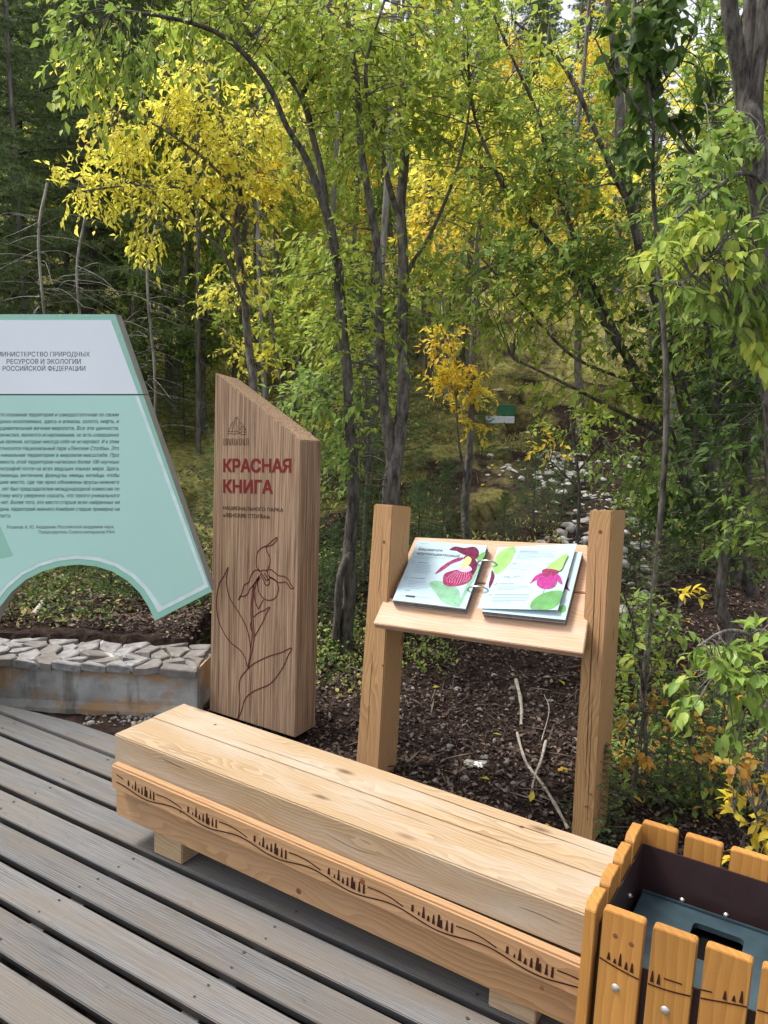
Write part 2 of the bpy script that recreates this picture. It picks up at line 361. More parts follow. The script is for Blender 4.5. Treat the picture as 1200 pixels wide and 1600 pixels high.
mossy = np.interp(Dg, [3, 5, 6.5, 9, 14, 40], [-.55, -.30, .05, .40, .44, .35])
mossy += np.where((sg < -.9) & (Dg > 4.1), .35, 0)
pxr = sg/np.maximum(Dg, 1)
mossy -= .7*np.exp(-((pxr-.27)/.07)**2)*sm(5, 6, Dg)*sm(11, 9, Dg)
at_ = ground.data.attributes.new('mossy', 'FLOAT', 'POINT'); at_.data.foreach_set('value', mossy.astype(np.float32))

# ------------------------------------------------------------------ timber deck
deck = empty('boardwalk_deck', (0, 0, 0), 'grey weathered timber deck of long parallel boards with dark gaps'); deck['kind'] = 'structure'
k = 0
for i in range(-28, 10):
    y1 = 2.345-i*0+0
for i in range(32):
    y1 = 2.335-.1415*i; y0 = y1-.1180
    xl, xr = -6.5+rng.uniform(-.1, .1), 3.2+rng.uniform(-.1, .1)
    dz = rng.uniform(-.0018, .0018); t = rng.uniform(-.0015, .0015)
    if i == 0:
        top = [(-3.5, y0, 0), (xr, y0, 0), (xr, y1+.012, 0), (-2.7, y1+.01, 0), (-3.0, y1, 0), (-3.25, y1-.035, 0), (-3.5, y1-.085, 0)]
        extrude_poly('board', top, (0, 0, -.035), M['deck'], deck, .002)
        continue
    hexa('board', [(xl, y0+.013, -.036+dz), (xl, y1-.013, -.036+dz), (xr, y1-.013, -.036-dz), (xr, y0+.013, -.036-dz), (xl, y0, dz+t), (xl, y1, dz-t), (xr, y1, -dz-t), (xr, y0, -dz+t)], M['deck'], deck, .003)  # sides undercut so that less light reaches the gaps between boards
for x in np.arange(-6.3, 3.2, .62):
    box('joist', x-.03, x+.03, -2.1, 2.28, -.15, -.038, M['deck'], deck, 0)
# screw heads: little dark discs in pairs over the joists
sv, sf = [], []
for x in np.arange(-6.3, 3.2, .62):
    for i in range(1, 26):
        for dy in (.03, .09):
            if rng.random() < .15: continue
            c = np.array([x+rng.uniform(-.012, .012), 2.335-.1415*i-dy+rng.uniform(-.006, .006), .0024]); b0 = len(sv)
            rr = rng.uniform(.0035, .0055)
            for a in range(6): sv.append(c+[rr*math.cos(a*1.047), rr*math.sin(a*1.047), 0])
            sf += [(b0, b0+1, b0+2, b0+3), (b0, b0+3, b0+4, b0+5)]
tag(bulk('deck_screws', sv, sf, plain('rusty_screw', (.05, .04, .035), .8), deck), kind='stuff')

# ------------------------------------------------------------------ bench
bench = empty('bench', (-1.25, 1.94, 0), 'long pale timber bench standing on the deck with carved band of pinnacles', 'bench')
XL, XR = -2.075, -.415
def bz(x, z, extra=0): return z-(.018+extra)*(x-XL)/1.65
def bbeam(name, x0, x1, y0, y1, z0, z1, mat, extra=0, bev=.004):
    P = []
    for z in (z0, z1):
        for (x, y) in ((x0, y0), (x0, y1), (x1, y1), (x1, y0)): P.append((x, y, bz(x, z, extra)))
    return hexa(name, P, mat, bench, bev)
bbeam('seat_beam', XL, XR, 1.77, 1.937, .290, .398, M['larch'])
bbeam('seat_beam', XL-.005, XR-.004, 1.941, 2.100, .288, .397, M['larch'])
bbeam('front_rail', XL+.025, XR-.004, 1.733, 1.768, .226, .312, M['larch_warm'], .022, .006)
bbeam('lower_beam', XL+.004, XR-.004, 1.771, 1.93, .106, .285, M['larch_warm'], .018)
bbeam('lower_beam', XL+.006, XR-.004, 1.945, 2.09, .110, .284, M['larch_warm'], .018)
for x in (-1.92, -.69):
    box('foot', x, x+.13, 1.80, 1.89, .0035, bz(x, .100, .018), M['larch'], bench, .003)
    box('foot', x, x+.13, 1.96, 2.07, .0035, bz(x, .100, .018), M['larch'], bench, .003)
# long drying cracks on top: thin dark strips laid flat on the wood
def ribbon(name, pts, w, mat, parent, nrm, lift=.0008, taper=False):
    P = np.array(pts); nrm = np.array(nrm, float)/np.linalg.norm(nrm)
    T = np.gradient(P, axis=0); Sd = np.cross(T, nrm); Sd /= np.linalg.norm(Sd, axis=1)[:, None]+1e-9
    ws = np.full(len(P), w/2.0)
    if taper: ws = ws*np.clip(np.sin(np.linspace(0.02, math.pi-.02, len(P)))*1.5, 0.15, 1)
    V = np.concatenate([P+Sd*ws[:, None], P-Sd*ws[:, None]])+nrm*lift
    n = len(P); F = [(i, i+1, n+i+1, n+i) for i in range(n-1)]
    return V, F
class Print:
    """collects flat marks on a plane and links them as one mesh"""
    def __init__(s): s.V = []; s.F = []; s.n = 0
    def add(s, V, F):
        s.V.append(np.asarray(V)); s.F += [tuple(i+s.n for i in f) for f in F]; s.n += len(V)
    def line(s, pts, w, nrm, lift=.0008, taper=False): s.add(*ribbon('', pts, w, None, None, nrm, lift, taper))
    def build(s, name, mat, parent): return mk(name, np.concatenate(s.V), s.F, mat, parent)
cr = Print()
for (x0, x1, yy, w) in ((-1.75, -1.3, 1.985, .0012), (-1.2, -.45, 2.045, .0022), (-1.93, -1.55, 1.80, .0010), (-1.05, -.6, 1.985, .0012), (-1.2, -.9, 1.90, .0009)):
    xs = np.linspace(x0, x1, 60); ys = yy+.006*fbm(xs*5, xs*0+yy*50, 3)
    cr.line(np.stack([xs, ys, bz(xs, .3985)], 1), w, (0, 0, 1), .0002, True)
for (x0, x1, zz, w) in ((-1.86, -1.74, .372, .0022), (-1.2, -1.02, .335, .0014), (-.62, -.5, .35, .0014)):
    xs = np.linspace(x0, x1, 20); cr.line(np.stack([xs, 0*xs+1.77, bz(xs, zz+.003*np.sin(xs*30))], 1), w, (0, -1, 0), .0004, True)
tag(cr.build('drying_crack', M['brownprint'], bench), kind='stuff')
# carved motif on the front rail
motif = Print(); YR = 1.733
tower = [(.000, .000, .024, .010, .007), (.022, -.004, .012, .008, .004), (.035, -.008, .040, .012, .003), (.051, -.012, .020, .012, .004), (.068, -.015, .032, .011, .004), (.084, -.017, .042, .012, .006), (.092, -.018, .028, .011, .006), (.110, -.018, .036, .011, .003), (.127, -.018, .034, .009, .006)]
def rp(x, z): return (x, YR, bz(x, z, .022))
def unit(x0):
    for dx, dz, h, w0, w1 in tower:
        b = x0+dx*.92; zb = .262+dz*.6
        motif.add([np.array(rp(b, zb))+[0, -.0008, 0], np.array(rp(b+w0*.8, zb))+[0, -.0008, 0], np.array(rp(b+w0*.4+w1*.5, zb+h*.85))+[0, -.0008, 0], np.array(rp(b+w0*.4-w1*.4, zb+h*.8))+[0, -.0008, 0]], [(0, 1, 2, 3)])
    xs = np.linspace(0, 1, 10)
    X = x0+.132+xs*.112; Z = .276-.002*xs-.009*xs**2+.004*np.sin(xs*math.pi)
    motif.line([rp(a, c) for a, c in zip(X, Z)], .0036, (0, -1, 0))
for k in range(7):
    x0 = -1.968+.268*k
    if x0 < -.45:
        unit(x0)
xs = np.linspace(-2.022, -.425, 160); ph = (xs+1.968)/.268
Z = .2555-.0145*np.cos(2*math.pi*(ph+.12))*-1
Z = .2490+.0085*np.cos(2*math.pi*(ph+.20))
motif.line([rp(a, c) for a, c in zip(xs, Z)], .0042, (0, -1, 0))
motif.line([rp(a, c) for a, c in zip((-2.022, -2.005, -1.988), (.284, .281, .2785))], .0036, (0, -1, 0))
motif.V[-1] = motif.V[-1]
V_ = np.concatenate(motif.V); keep = V_[:, 0] < -.42
motif.build('carved_motif', M['burn'], bench)
# rail knots, real dowels of darker wood
def disc(name, c, nrm, r, mat, parent, n=16, h=.002, dome=0.0):
    nrm = Vector(nrm).normalized(); a = nrm.orthogonal().normalized(); b = nrm.cross(a); c = Vector(c)
    V = [c+(a*math.cos(t)+b*math.sin(t))*r for t in np.linspace(0, 2*math.pi, n, endpoint=False)]
    V2 = [v+nrm*h*.6-(v-c)*.12 for v in V]; V += V2+[c+nrm*(h+dome)]
    F = [(i, (i+1) % n, n+(i+1) % n, n+i) for i in range(n)]+[(n+i, n+(i+1) % n, 2*n) for i in range(n)]
    return mk(name, [tuple(v) for v in V], F, mat, parent, smooth=dome > 0)
M['knot'] = plain('wood_knot', (.17, .065, .03), .6, .3, var=.6, nscale=150)
for x, z, r in ((-1.05, .286, .009), (-.53, .212, .006), (-1.73, .251, .004)): disc('knot', rp(x, z), (0, -1, 0), r, M['knot'], bench, h=.0008)
disc('knot', (-1.29, 1.7705, bz(-1.29, .135, .018)), (0, -1, 0), .009, M['knot'], bench, h=.001)
disc('knot', (-.72, 2.045, bz(-.72, .397)), (0, 0, 1), .007, M['knot'], bench, h=.0006)
disc('knot', (-1.86, 2.03, bz(-1.86, .397)), (0, 0, 1), .006, M['knot'], bench, h=.0006)

# ------------------------------------------------------------------ text helper
def text_raw(s, bold=0.0, serif=False, rows=26):
    """lettering as horizontal spans of the glyph outlines (overlapping contours merged)"""
    cu = bpy.data.curves.new('t', 'FONT'); cu.body = s; cu.size = 1; cu.resolution_u = 3; cu.fill_mode = 'NONE'
    o = bpy.data.objects.new('t', cu); COL.objects.link(o)
    dg = bpy.context.evaluated_depsgraph_get(); dg.update()
    me = bpy.data.meshes.new_from_object(o.evaluated_get(dg))
    V = np.array([v.co[:2] for v in me.vertices]); E = np.array([e.vertices[:] for e in me.edges])
    bpy.data.objects.remove(o); bpy.data.curves.remove(cu); bpy.data.meshes.remove(me)
    A, B = V[E[:, 0]], V[E[:, 1]]
    y0, y1 = V[:, 1].min(), V[:, 1].max(); h = .73/rows
    ys = np.arange(y0+h/2-bold, y1+bold, h)
    def spans_at(y):
        m = (A[:, 1] <= y) != (B[:, 1] <= y)
        a, b = A[m], B[m]; x = a[:, 0]+(b[:, 0]-a[:, 0])*(y-a[:, 1])/(b[:, 1]-a[:, 1]); w = np.where(b[:, 1] > a[:, 1], 1, -1)
        o_ = np.argsort(x); x, w = x[o_], w[o_]; out = []; k = 0
        for xx, ww in zip(x, w):
            if k == 0: st = xx
            k += ww
            if k == 0 and xx > st+1e-4: out.append((st, xx))
        return out
    raw = {}
    VV, FF = [], []
    for y in ys:
        sp = []
        for dy in ((0,) if bold <= 0 else (-bold, 0, bold)): sp += spans_at(y+dy)
        e = bold
        sp = [(a-e, b+e) for a, b in sp]
        if serif and (abs(y-h*.5) < h*1.3 or abs(y-.727+h*.5) < h*1.3): sp = [((a-.055, b+.055) if b-a < .2 else (a, b)) for a, b in sp]
        sp.sort(); mg = []
        for a, b in sp:
            if mg and a <= mg[-1][1]: mg[-1][1] = max(mg[-1][1], b)
            else: mg.append([a, b])
        for a, b in mg:
            n = len(VV); VV += [(a, y-h/2, 0), (b, y-h/2, 0), (b, y+h/2, 0), (a, y+h/2, 0)]; FF.append((n, n+1, n+2, n+3))
    return np.array(VV), FF
CAP = .727
def text_on(pr, s, p0, p1, p2, nrm, bold=0.0, lift=.0009, shear=0.0, serif=False, rows=26):
    """baseline p0->p1, cap height p0->p2"""
    V, F = text_raw(s, bold, serif, rows)
    x0, x1 = V[:, 0].min(), V[:, 0].max()
    p0, p1, p2 = map(np.array, (p0, p1, p2)); u = (p1-p0); v = (p2-p0)
    X = (V[:, 0]-x0)/(x1-x0); Y = V[:, 1]/CAP
    X = X+shear*Y*np.linalg.norm(v)/np.linalg.norm(u)
    W = p0+X[:, None]*u+Y[:, None]*v+np.array(nrm)*lift
    pr.add(W, F)

# ------------------------------------------------------------------ tall timber-look marker
YS = 3.0
TL, TC = on_y(336, 582, YS), on_y(470, 687.5, YS)
BC = on_y(461, 1153, YS); BLs = on_y(327, 1112, YS)
TB = on_x(503, 690, TC[0]); TLB = on_x(372, 589, TL[0])
depth = TB[1]-TC[1]
TLB = np.array([TL[0]+.0, TL[1]+depth, TL[2]-(TC[2]-TB[2])-.01])
zb = min(BC[2], -.10)
BLx = TL[0]+(BLs[0]-TL[0])*(TL[2]-zb)/(TL[2]-BLs[2])
BCx = TC[0]+(BC[0]-TC[0])*(TC[2]-zb)/(TC[2]-BC[2])
marker = empty('information_pillar', ((BLx+BCx)/2, YS+depth/2, zb), 'tall brown wood-look pillar with slanted top, red Cyrillic title and orchid drawing', 'pillar')
hexa('body', [(BLx, YS, zb), (BLx, YS+depth, zb), (BCx, YS+depth, zb), (BCx, YS, zb), TL, TLB, TB, TC], M['laminate'], marker, .004)
box('plinth', BLx+.03, BCx-.03, YS+.025, YS+depth-.02, zb-.12, zb-.001, M['black'], marker, 0)
NS = (0, -1, 0)
c2 = lambda x, y: on_y(310+x/5.332, 560+y/5.333, YS)
c3 = lambda x, y: on_y(310+x/4.445, 820+y/4.445, YS)
pr = Print()
text_on(pr, 'КРАСНАЯ', c2(207, 943), c2(775, 948), c2(207, 840), NS, .034, rows=64)
text_on(pr, 'КНИГА', c2(207, 1115), c2(620, 1125), c2(207, 1012), NS, .034, rows=64)
pr.build('title_lettering', M['redprint'], marker)
pr = Print()
text_on(pr, 'НАЦИОНАЛЬНОГО ПАРКА', c2(207, 1258), c2(708, 1279), c2(207, 1229), NS, .024)
text_on(pr, '«ЛЕНСКИЕ СТОЛБЫ»', c2(207, 1318), c2(598, 1334), c2(207, 1289), NS, .024)
pr.build('subtitle_lettering', M['brownprint'], marker)
pr = Print()
def stroke(pr, pts, w, cv=c3, n=6, plane_n=NS, **k): pr.line([cv(*p) for p in catmull(pts, n)], w, plane_n, **k)
for pts in ([(245, 612), (262, 580), (275, 545), (295, 530), (310, 498), (322, 490), (335, 505), (345, 532), (365, 545), (378, 570), (395, 590), (402, 612)],
            [(243, 614), (270, 606), (300, 612), (330, 606), (345, 618), (370, 612), (405, 618)], [(240, 632), (270, 624), (300, 632), (335, 622), (360, 634), (405, 634)],
            [(322, 492), (316, 530), (322, 570), (318, 605)], [(340, 532), (338, 565), (345, 605)], [(300, 535), (290, 570), (285, 605)], [(352, 565), (368, 575), (360, 598), (348, 580)], [(375, 575), (390, 590), (385, 605)]):
    stroke(pr, pts, .0028, c2, 4)
for i, x in enumerate(np.arange(212, 428, 14.5)):
    pr.line([c2(x, 668+(i % 3)), c2(x+(i % 2)*4, 722)], .004, NS)
    if i % 3 == 0: pr.line([c2(x, 720), c2(x+13, 720)], .0024, NS)
    if i % 4 == 1: pr.line([c2(x, 668), c2(x+13, 668)], .0024, NS)
pr.build('emblem', M['brownprint'], marker)
pr = Print(); W = .0060
S3 = [
 [(283, 518), (290, 497), (320, 495), (345, 475), (360, 440), (385, 415), (410, 375), (425, 355)],
 [(278, 522), (300, 480), (318, 420), (350, 400), (362, 360), (385, 322), (412, 314), (432, 325)],
 [(432, 325), (405, 290), (403, 235), (412, 190), (440, 160), (475, 145), (505, 118), (545, 88), (540, 112), (515, 138), (480, 150), (465, 150)],
 [(470, 150), (478, 190), (497, 225), (498, 270), (480, 312)],
 [(432, 325), (455, 314), (478, 325), (482, 345)], [(470, 318), (500, 310), (530, 330), (555, 352), (600, 360), (625, 380), (640, 410), (660, 440), (640, 440), (620, 410), (600, 398), (560, 402), (535, 385), (505, 370), (490, 355)],
 [(440, 335), (432, 350), (450, 375), (462, 410), (480, 420), (494, 405), (490, 380), (470, 385), (455, 360), (440, 340)], [(480, 345), (494, 360), (490, 385)], [(455, 335), (475, 360), (485, 382)],
 [(420, 360), (412, 400), (416, 450), (430, 485), (460, 515), (490, 524), (525, 515), (550, 480), (556, 430), (540, 390), (510, 368), (492, 362)],
 [(385, 420), (388, 480), (395, 530), (416, 582), (430, 560), (452, 518)],
 [(385, 640), (420, 610), (460, 592), (496, 572), (470, 620), (450, 670), (420, 725), (392, 775)],
 [(208, 292), (180, 350), (145, 410), (128, 500), (130, 610), (150, 690), (190, 770), (230, 822), (290, 870), (325, 925), (340, 985)],
 [(208, 292), (196, 370), (200, 440), (222, 515), (275, 600), (320, 680), (345, 745), (356, 800), (362, 860)],
 [(340, 1005), (370, 975), (430, 940), (500, 910), (580, 885), (648, 855), (625, 905), (590, 985), (540, 1060), (490, 1110), (420, 1140), (370, 1165), (325, 1210), (300, 1290), (272, 1352), (282, 1300), (288, 1200), (284, 1130), (295, 1060), (340, 1005)],
 [(425, 360), (400, 395), (378, 440), (370, 520), (366, 600), (370, 680), (374, 760), (364, 850), (355, 930), (342, 1000)],
 [(430, 365), (408, 400), (388, 450), (380, 520), (378, 600), (382, 690), (388, 770), (378, 850), (360, 940), (346, 1000)],
 [(370, 670), (362, 700), (372, 740)],
]
for s in S3: stroke(pr, s, W)
pr.build('orchid_drawing', plain('engraved_dark_red', (.105, .022, .018), .7, .2), marker)

# ------------------------------------------------------------------ lectern
lect = empty('lectern', (-1.4, 3.1, -.16), 'timber reading stand with sloping shelf between two square posts behind the bench', 'reading stand')
def post(Y, tl, tc, tr, bl, bc, name='post'):
    a, b = on_y(*tl, Y), on_y(*tc, Y); c = on_x(*tr, b[0]); dpt = c[1]-b[1]
    A, B = on_y(*bl, Y), on_y(*bc, Y); z0 = -.22
    def ext(t, bb): k = (t[2]-z0)/(t[2]-bb[2]); return t+(bb-t)*k
    A, B = ext(a, A), ext(b, B); d = np.array([0, dpt, 0]); dz = np.array([0, 0, c[2]-b[2]])
    print('post', a.round(3), b.round(3), 'depth', round(dpt, 3), 'dz', dz[2].round(3))
    o = hexa(name, [A, A+d, B+d, B, a, a+d+dz, b+d+dz, b], M['post'], lect, .005)
    return a, b, A, B, dpt
pL = post(2.95, (584, 787), (614, 789), (643, 792), (556, 1190), (592, 1201))
pR = post(3.10, (921, 797), (957, 797), (978, 797), (893, 1298), (927, 1308))
sFL, sFR, sBL = on_y(583, 974, 2.86), on_y(912, 1020, 2.985), on_y(647, 839, 3.24)
SP = Plane(sFL, sFR, sBL)
print('shelf', sFL.round(3), sFR.round(3), sBL.round(3), 'normal', SP.n.round(3))
th = math.atan2((sFR-sFL)[1], (sFR-sFL)[0])
outline = [SP.hit(*q) for q in ((583, 974), (912, 1020), (919, 968), (917, 940))]
fr = outline[:]
# lower board with ear in front of the left post, two upper boards between the posts
mid1 = (618, 915); mid1r = (919, 935)
lower = [SP.hit(583, 974), SP.hit(911, 1021), SP.hit(919, 968), SP.hit(919, 928), SP.hit(622, 900), SP.hit(617, 935), SP.hit(601, 933)]
upper = [SP.hit(622.6, 898), SP.hit(919, 926), SP.hit(918, 851), SP.hit(649, 839)]
tv = -SP.n*.034
extrude_poly('shelf_board', lower, tv, M['shelf'], lect, .003, frame=th)
extrude_poly('shelf_board', upper, tv, M['shelf'], lect, .003, frame=th)
# bearers under the shelf
for (q1, q2) in (((640, 960), (662, 850)), ((885, 1000), (896, 862))):
    a, b = SP.hit(*q1), SP.hit(*q2); u = (b-a)/np.linalg.norm(b-a); w = np.cross(u, SP.n)*.02; a = a-SP.n*.0355; b = b-SP.n*.0355
    hexa('bearer', [a-w-SP.n*.05, b-w-SP.n*.05, b+w-SP.n*.05, a+w-SP.n*.05, a-w, b-w, b+w, a+w], M['shelf'], lect, .002)
for c, r_, in (((600, 851), .009), ((620, 847), .006)): pass

pc_ = Print()
def pcrack(Y, pts, w):
    P = [on_y(x, y, Y) for x, y in catmull(pts, 6)]; pc_.line(P, w, (0, -1, 0), .0006, True)
pcrack(3.10, [(931, 850), (928, 950), (922, 1060), (918, 1150), (914, 1230)], .0035); pcrack(3.10, [(940, 900), (936, 1000), (932, 1050)], .002); pcrack(3.10, [(926, 1080), (922, 1180), (917, 1290)], .0025)
pcrack(2.95, [(598, 820), (594, 900), (590, 930)], .002); pcrack(2.95, [(584, 1000), (578, 1080), (574, 1160)], .002)
tag(pc_.build('drying_crack', M['brownprint'], lect), kind='stuff')
for (x_, y_, Y_, r_) in ((600, 847, 2.95, .007), (622-24, 1040, 2.95, .005), (938, 831, 3.10, .008), (905, 1048, 3.10, .006)): disc('knot', on_y(x_, y_, Y_), (0, -1, 0), r_, M['knot'], lect, h=.0008)

# ------------------------------------------------------------------ ring-bound book
book = empty('ring_binder_book', SP.hit(750, 930), 'open ring-bound book of stiff illustrated plates lying on the sloping shelf', 'book')
TL_, TR_, T = .032, .040, .0
c5 = lambda x, y: (600+x*.26667, 830+y*.26667)
def sheet(q, off, th_, mat, name='page', jit=0.0, pull=None):
    P = [SP.hit(*p, off) for p in q]
    c = sum(P)/4
    if jit:
        u = (P[1]-P[0])/np.linalg.norm(P[1]-P[0]); v = (P[3]-P[0])/np.linalg.norm(P[3]-P[0])
        d = u*random.uniform(-jit, jit)+v*random.uniform(-jit, jit); P = [p+d for p in P]
    b = [p-SP.n*th_ for p in P]
    return hexa(name, b+P, mat, book, 0)
def stack(qtop, base, n, top_off, shift, topmat):
    """sheets piled up on the shelf; shift maps the top quad to lower sheets in the plane"""
    for i in range(n):
        o0 = .001+(top_off-.0035)*i/(n); q = qtop
        P = [SP.hit(*p, top_off) for p in q]
        sh = base
        P = [p-SP.n*(top_off-o0-(top_off-.0035)/n*.86)+sh*(1-i/n) for p in P]
        u = P[1]-P[0]; u = u/np.linalg.norm(u); v = P[3]-P[0]; v = v/np.linalg.norm(v)
        d = u*random.uniform(-.0022, .0022)+v*random.uniform(-.002, .002); P = [p+d for p in P]
        bb = [p-SP.n*((top_off-.0035)/n*.8) for p in P]
        hexa('page', bb+P, M[('papermid', 'paperlight', 'papermid')[i % 3]], book, 0)
qL = [c5(50, 403), c5(478, 455), c5(605, 85), c5(197, 55)]
qR = [c5(548, 452), c5(1018, 462), c5(1130, 72), c5(668, 95)]
qR2 = [c5(575, 470), c5(1062, 520), c5(1163, 122), c5(690, 100)]
z3 = np.zeros(3)
def quad_norm(q):  # order: bottom-left, bottom-right, top-right, top-left
    return q
stack(qL, z3, 8, .036, 0, None)
topL = hexa('page', [p-SP.n*.0016 for p in [SP.hit(*p, .0385) for p in qL]]+[SP.hit(*p, .0385) for p in qL], M['paper'], book, 0)
stack(qR2, z3, 9, .040, 0, None)
hexa('page', [p-SP.n*.0016 for p in [SP.hit(*p, .0425) for p in qR2]]+[SP.hit(*p, .0425) for p in qR2], M['paper'], book, 0)
# the lifted top right plate
P = [SP.hit(*qR[0], .046), SP.hit(*qR[1], .064), SP.hit(*qR[2], .056), SP.hit(*qR[3], .048)]
nR = np.cross(P[1]-P[0], P[3]-P[0]); nR /= np.linalg.norm(nR); nR = nR if nR@SP.n > 0 else -nR
hexa('page', [p-nR*.0016 for p in P]+P, M['paper'], book, 0)
PRt = Plane(P[0], P[1], P[3])
hL = lambda x, y: SP.hit(*c5(x, y), .0385)
hR = lambda x, y: PRt.hit(*c5(x, y), .0)
hR2 = lambda x, y: SP.hit(*c5(x, y), .0425)
def blob(pr, pts, cv, nrm, lift=.0008, n=5, closed=True):
    C = catmull(pts, n, closed=True); V = [cv(*p)+np.array(nrm)*lift for p in C]; c = sum(V)/len(V)
    k = len(V); pr.add(V+[c], [(i, (i+1) % k, k) for i in range(k)])
def art(cv, nrm, items):
    for name, mat, pts, lift in items:
        pr = Print(); blob(pr, pts, cv, nrm, lift); pr.build(name, M[mat], book)
art(hL, SP.n, [
 ('printed_leaf', 'leafp3', [(265, 303), (330, 292), (400, 310), (440, 350), (448, 400), (435, 438), (400, 438), (340, 410), (300, 360)], .0006),
 ('printed_leaf', 'leafp3', [(432, 440), (470, 350), (500, 280), (545, 200), (560, 215), (520, 300), (475, 380), (450, 430)], .0007),
 ('printed_leaf', 'leafp1', [(540, 160), (575, 125), (595, 130), (580, 160), (560, 175)], .0007),
 ('printed_petal', 'darkpurple', [(382, 110), (415, 90), (470, 98), (530, 92), (556, 120), (550, 155), (520, 165), (490, 148), (450, 130), (410, 108)], .0008),
 ('printed_petal', 'purple', [(300, 252), (330, 215), (380, 180), (430, 158), (468, 155), (450, 172), (400, 190), (350, 225)], .0008),
 ('printed_petal', 'darkpurple', [(470, 150), (520, 155), (545, 185), (540, 230), (500, 280), (480, 230)], .0009),
 ('printed_petal', 'purple', [(345, 285), (355, 250), (400, 232), (450, 225), (500, 235), (520, 265), (495, 300), (440, 320), (385, 325), (352, 312)], .0011),
 ('printed_petal', 'petalpale', [(430, 222), (460, 205), (500, 205), (515, 228), (480, 240), (445, 235)], .0013),
 ('printed_petal', 'petalyel', [(452, 215), (462, 178), (490, 150), (512, 165), (500, 195), (470, 220)], .0015)])
pr = Print()
for t in np.linspace(-.9, .9, 9):
    pr.line([hL(455+t*40, 236), hL(435+t*75, 275+8*(1-t*t)), hL(425+t*60, 312-abs(t)*16)], .0011, SP.n, .0014)
pr.build('petal_veins', M['petalpale'], book)
pr = Print()
for t in (-.6, -.2, .2, .6): pr.line([hL(275, 305), hL(350+t*20, 350-t*42), hL(420, 425-t*4)], .0009, SP.n, .001)
pr.build('leaf_veins', M['leafp1'], book)
art(hR, nR, [
 ('printed_leaf', 'leafp2', [(765, 90), (700, 108), (660, 145), (640, 200), (650, 250), (690, 235), (735, 190), (758, 140)], .0006),
 ('printed_stem', 'darkpurple', [(632, 228), (648, 260), (640, 295), (618, 335), (614, 310), (625, 270)], .0007),
 ('printed_leaf', 'leafp2', [(1076, 130), (1010, 168), (965, 200), (955, 225), (1000, 235), (1035, 228), (1055, 190)], .0006),
 ('printed_leaf', 'leafp1', [(858, 452), (868, 410), (920, 370), (985, 350), (1045, 352), (1035, 400), (1010, 440), (960, 460), (900, 458)], .0006),
 ('printed_petal', 'magenta', [(855, 308), (885, 265), (920, 245), (945, 248), (920, 268), (885, 290)], .0007),
 ('printed_petal', 'magenta', [(985, 245), (1015, 250), (1035, 270), (1042, 308), (1015, 290), (995, 265)], .0007),
 ('printed_petal', 'magenta', [(895, 300), (905, 270), (940, 262), (985, 262), (1010, 285), (1000, 320), (965, 337), (925, 335), (900, 320)], .0010),
 ('printed_petal', 'purple', [(925, 235), (950, 220), (1000, 225), (1020, 235), (985, 262), (945, 264)], .0012)])
pr = Print()
for t in np.linspace(-.9, .9, 8): pr.line([hR(952+t*30, 266), hR(952+t*58, 296), hR(950+t*36, 330-abs(t)*10)], .0009, nR, .0014)
for (a, b, c) in (((862, 302), (890, 270), (935, 250)), ((1036, 300), (1018, 268), (992, 250))): pr.line([hR(*a), hR(*b), hR(*c)], .0009, nR, .0014)
pr.build('petal_veins', M['purple'], book)
pr = Print(); pr.line([hR(940, 336), hR(925, 390), hR(905, 450)], .0022, nR, .0012); pr.build('printed_stem', M['leafp1'], book)
pr = Print()
for t in (-.7, -.25, .25, .7): pr.line([hR(1040, 355), hR(955+t*20, 405+t*30), hR(868, 452)], .0009, nR, .001); pr.line([hR(762, 92), hR(700+t*22, 165+t*30), hR(650, 245)], .0009, nR, .001)
pr.build('leaf_veins', M['leafp3'], book)
art(hR2, SP.n, [('printed_petal', 'darkpurple', [(1048, 330), (1085, 268), (1075, 320), (1090, 352), (1062, 340), (1045, 370)], .0006),
 ('printed_leaf', 'leafp1', [(1018, 452), (1045, 435), (1066, 440), (1062, 470), (1035, 478)], .0006)])
# writing on the plates
pr = Print()
text_on(pr, 'Башмачок', hL(198, 111), hL(342, 120), hL(201, 96), SP.n, .02, .0007, .35)
text_on(pr, 'крупноцветковый', hL(190, 135), hL(438, 154), hL(194, 119), SP.n, .02, .0007, .35)
pr.build('title_lettering', M['greyprint'], book)
def wlines(pr, cv, nrm, x0, x1, y0, slope, n, dy, w=.0011):
    for i in range(n):
        x = x0-i*2.4*dy/9
        end = x1-(random.uniform(0, 25)) if i < n-1 else x0+(x1-x0)*random.uniform(.4, .8)
        while x < end:
            l = random.uniform(6, 20); e = min(x+l, end)
            pr.line([cv(x, y0+i*dy+(x-x0)*slope), cv(e, y0+i*dy+(e-x0)*slope)], w, nrm, .0007); x += l+3
pr = Print()
wlines(pr, hL, SP.n, 212, 330, 72, .06, 1, 9); wlines(pr, hL, SP.n, 180, 375, 148, .07, 2, 9)
wlines(pr, hL, SP.n, 190, 285, 196, .07, 6, 9); wlines(pr, hL, SP.n, 148, 270, 288, .08, 6, 9); wlines(pr, hL, SP.n, 88, 330, 374, .1, 1, 9)
wlines(pr, hL, SP.n, 122, 172, 345, .08, 1, 9, .002)
for (a, b, y) in ((195, 258, 183), (155, 240, 274)): pr.line([hL(a, y), hL(b, y+4)], .0022, SP.n, .0007)
tag(pr.build('printed_text', M['greyprint'], book), kind='stuff'); pr = Print()
wlines(pr, hR, nR, 786, 1015, 124, -.02, 5, 9); wlines(pr, hR, nR, 668, 868, 326, -.01, 3, 9); wlines(pr, hR, nR, 640, 860, 388, .0, 4, 9); wlines(pr, hR, nR, 825, 900, 203, 0, 1, 9); wlines(pr, hR, nR, 800, 870, 226, 0, 1, 9)
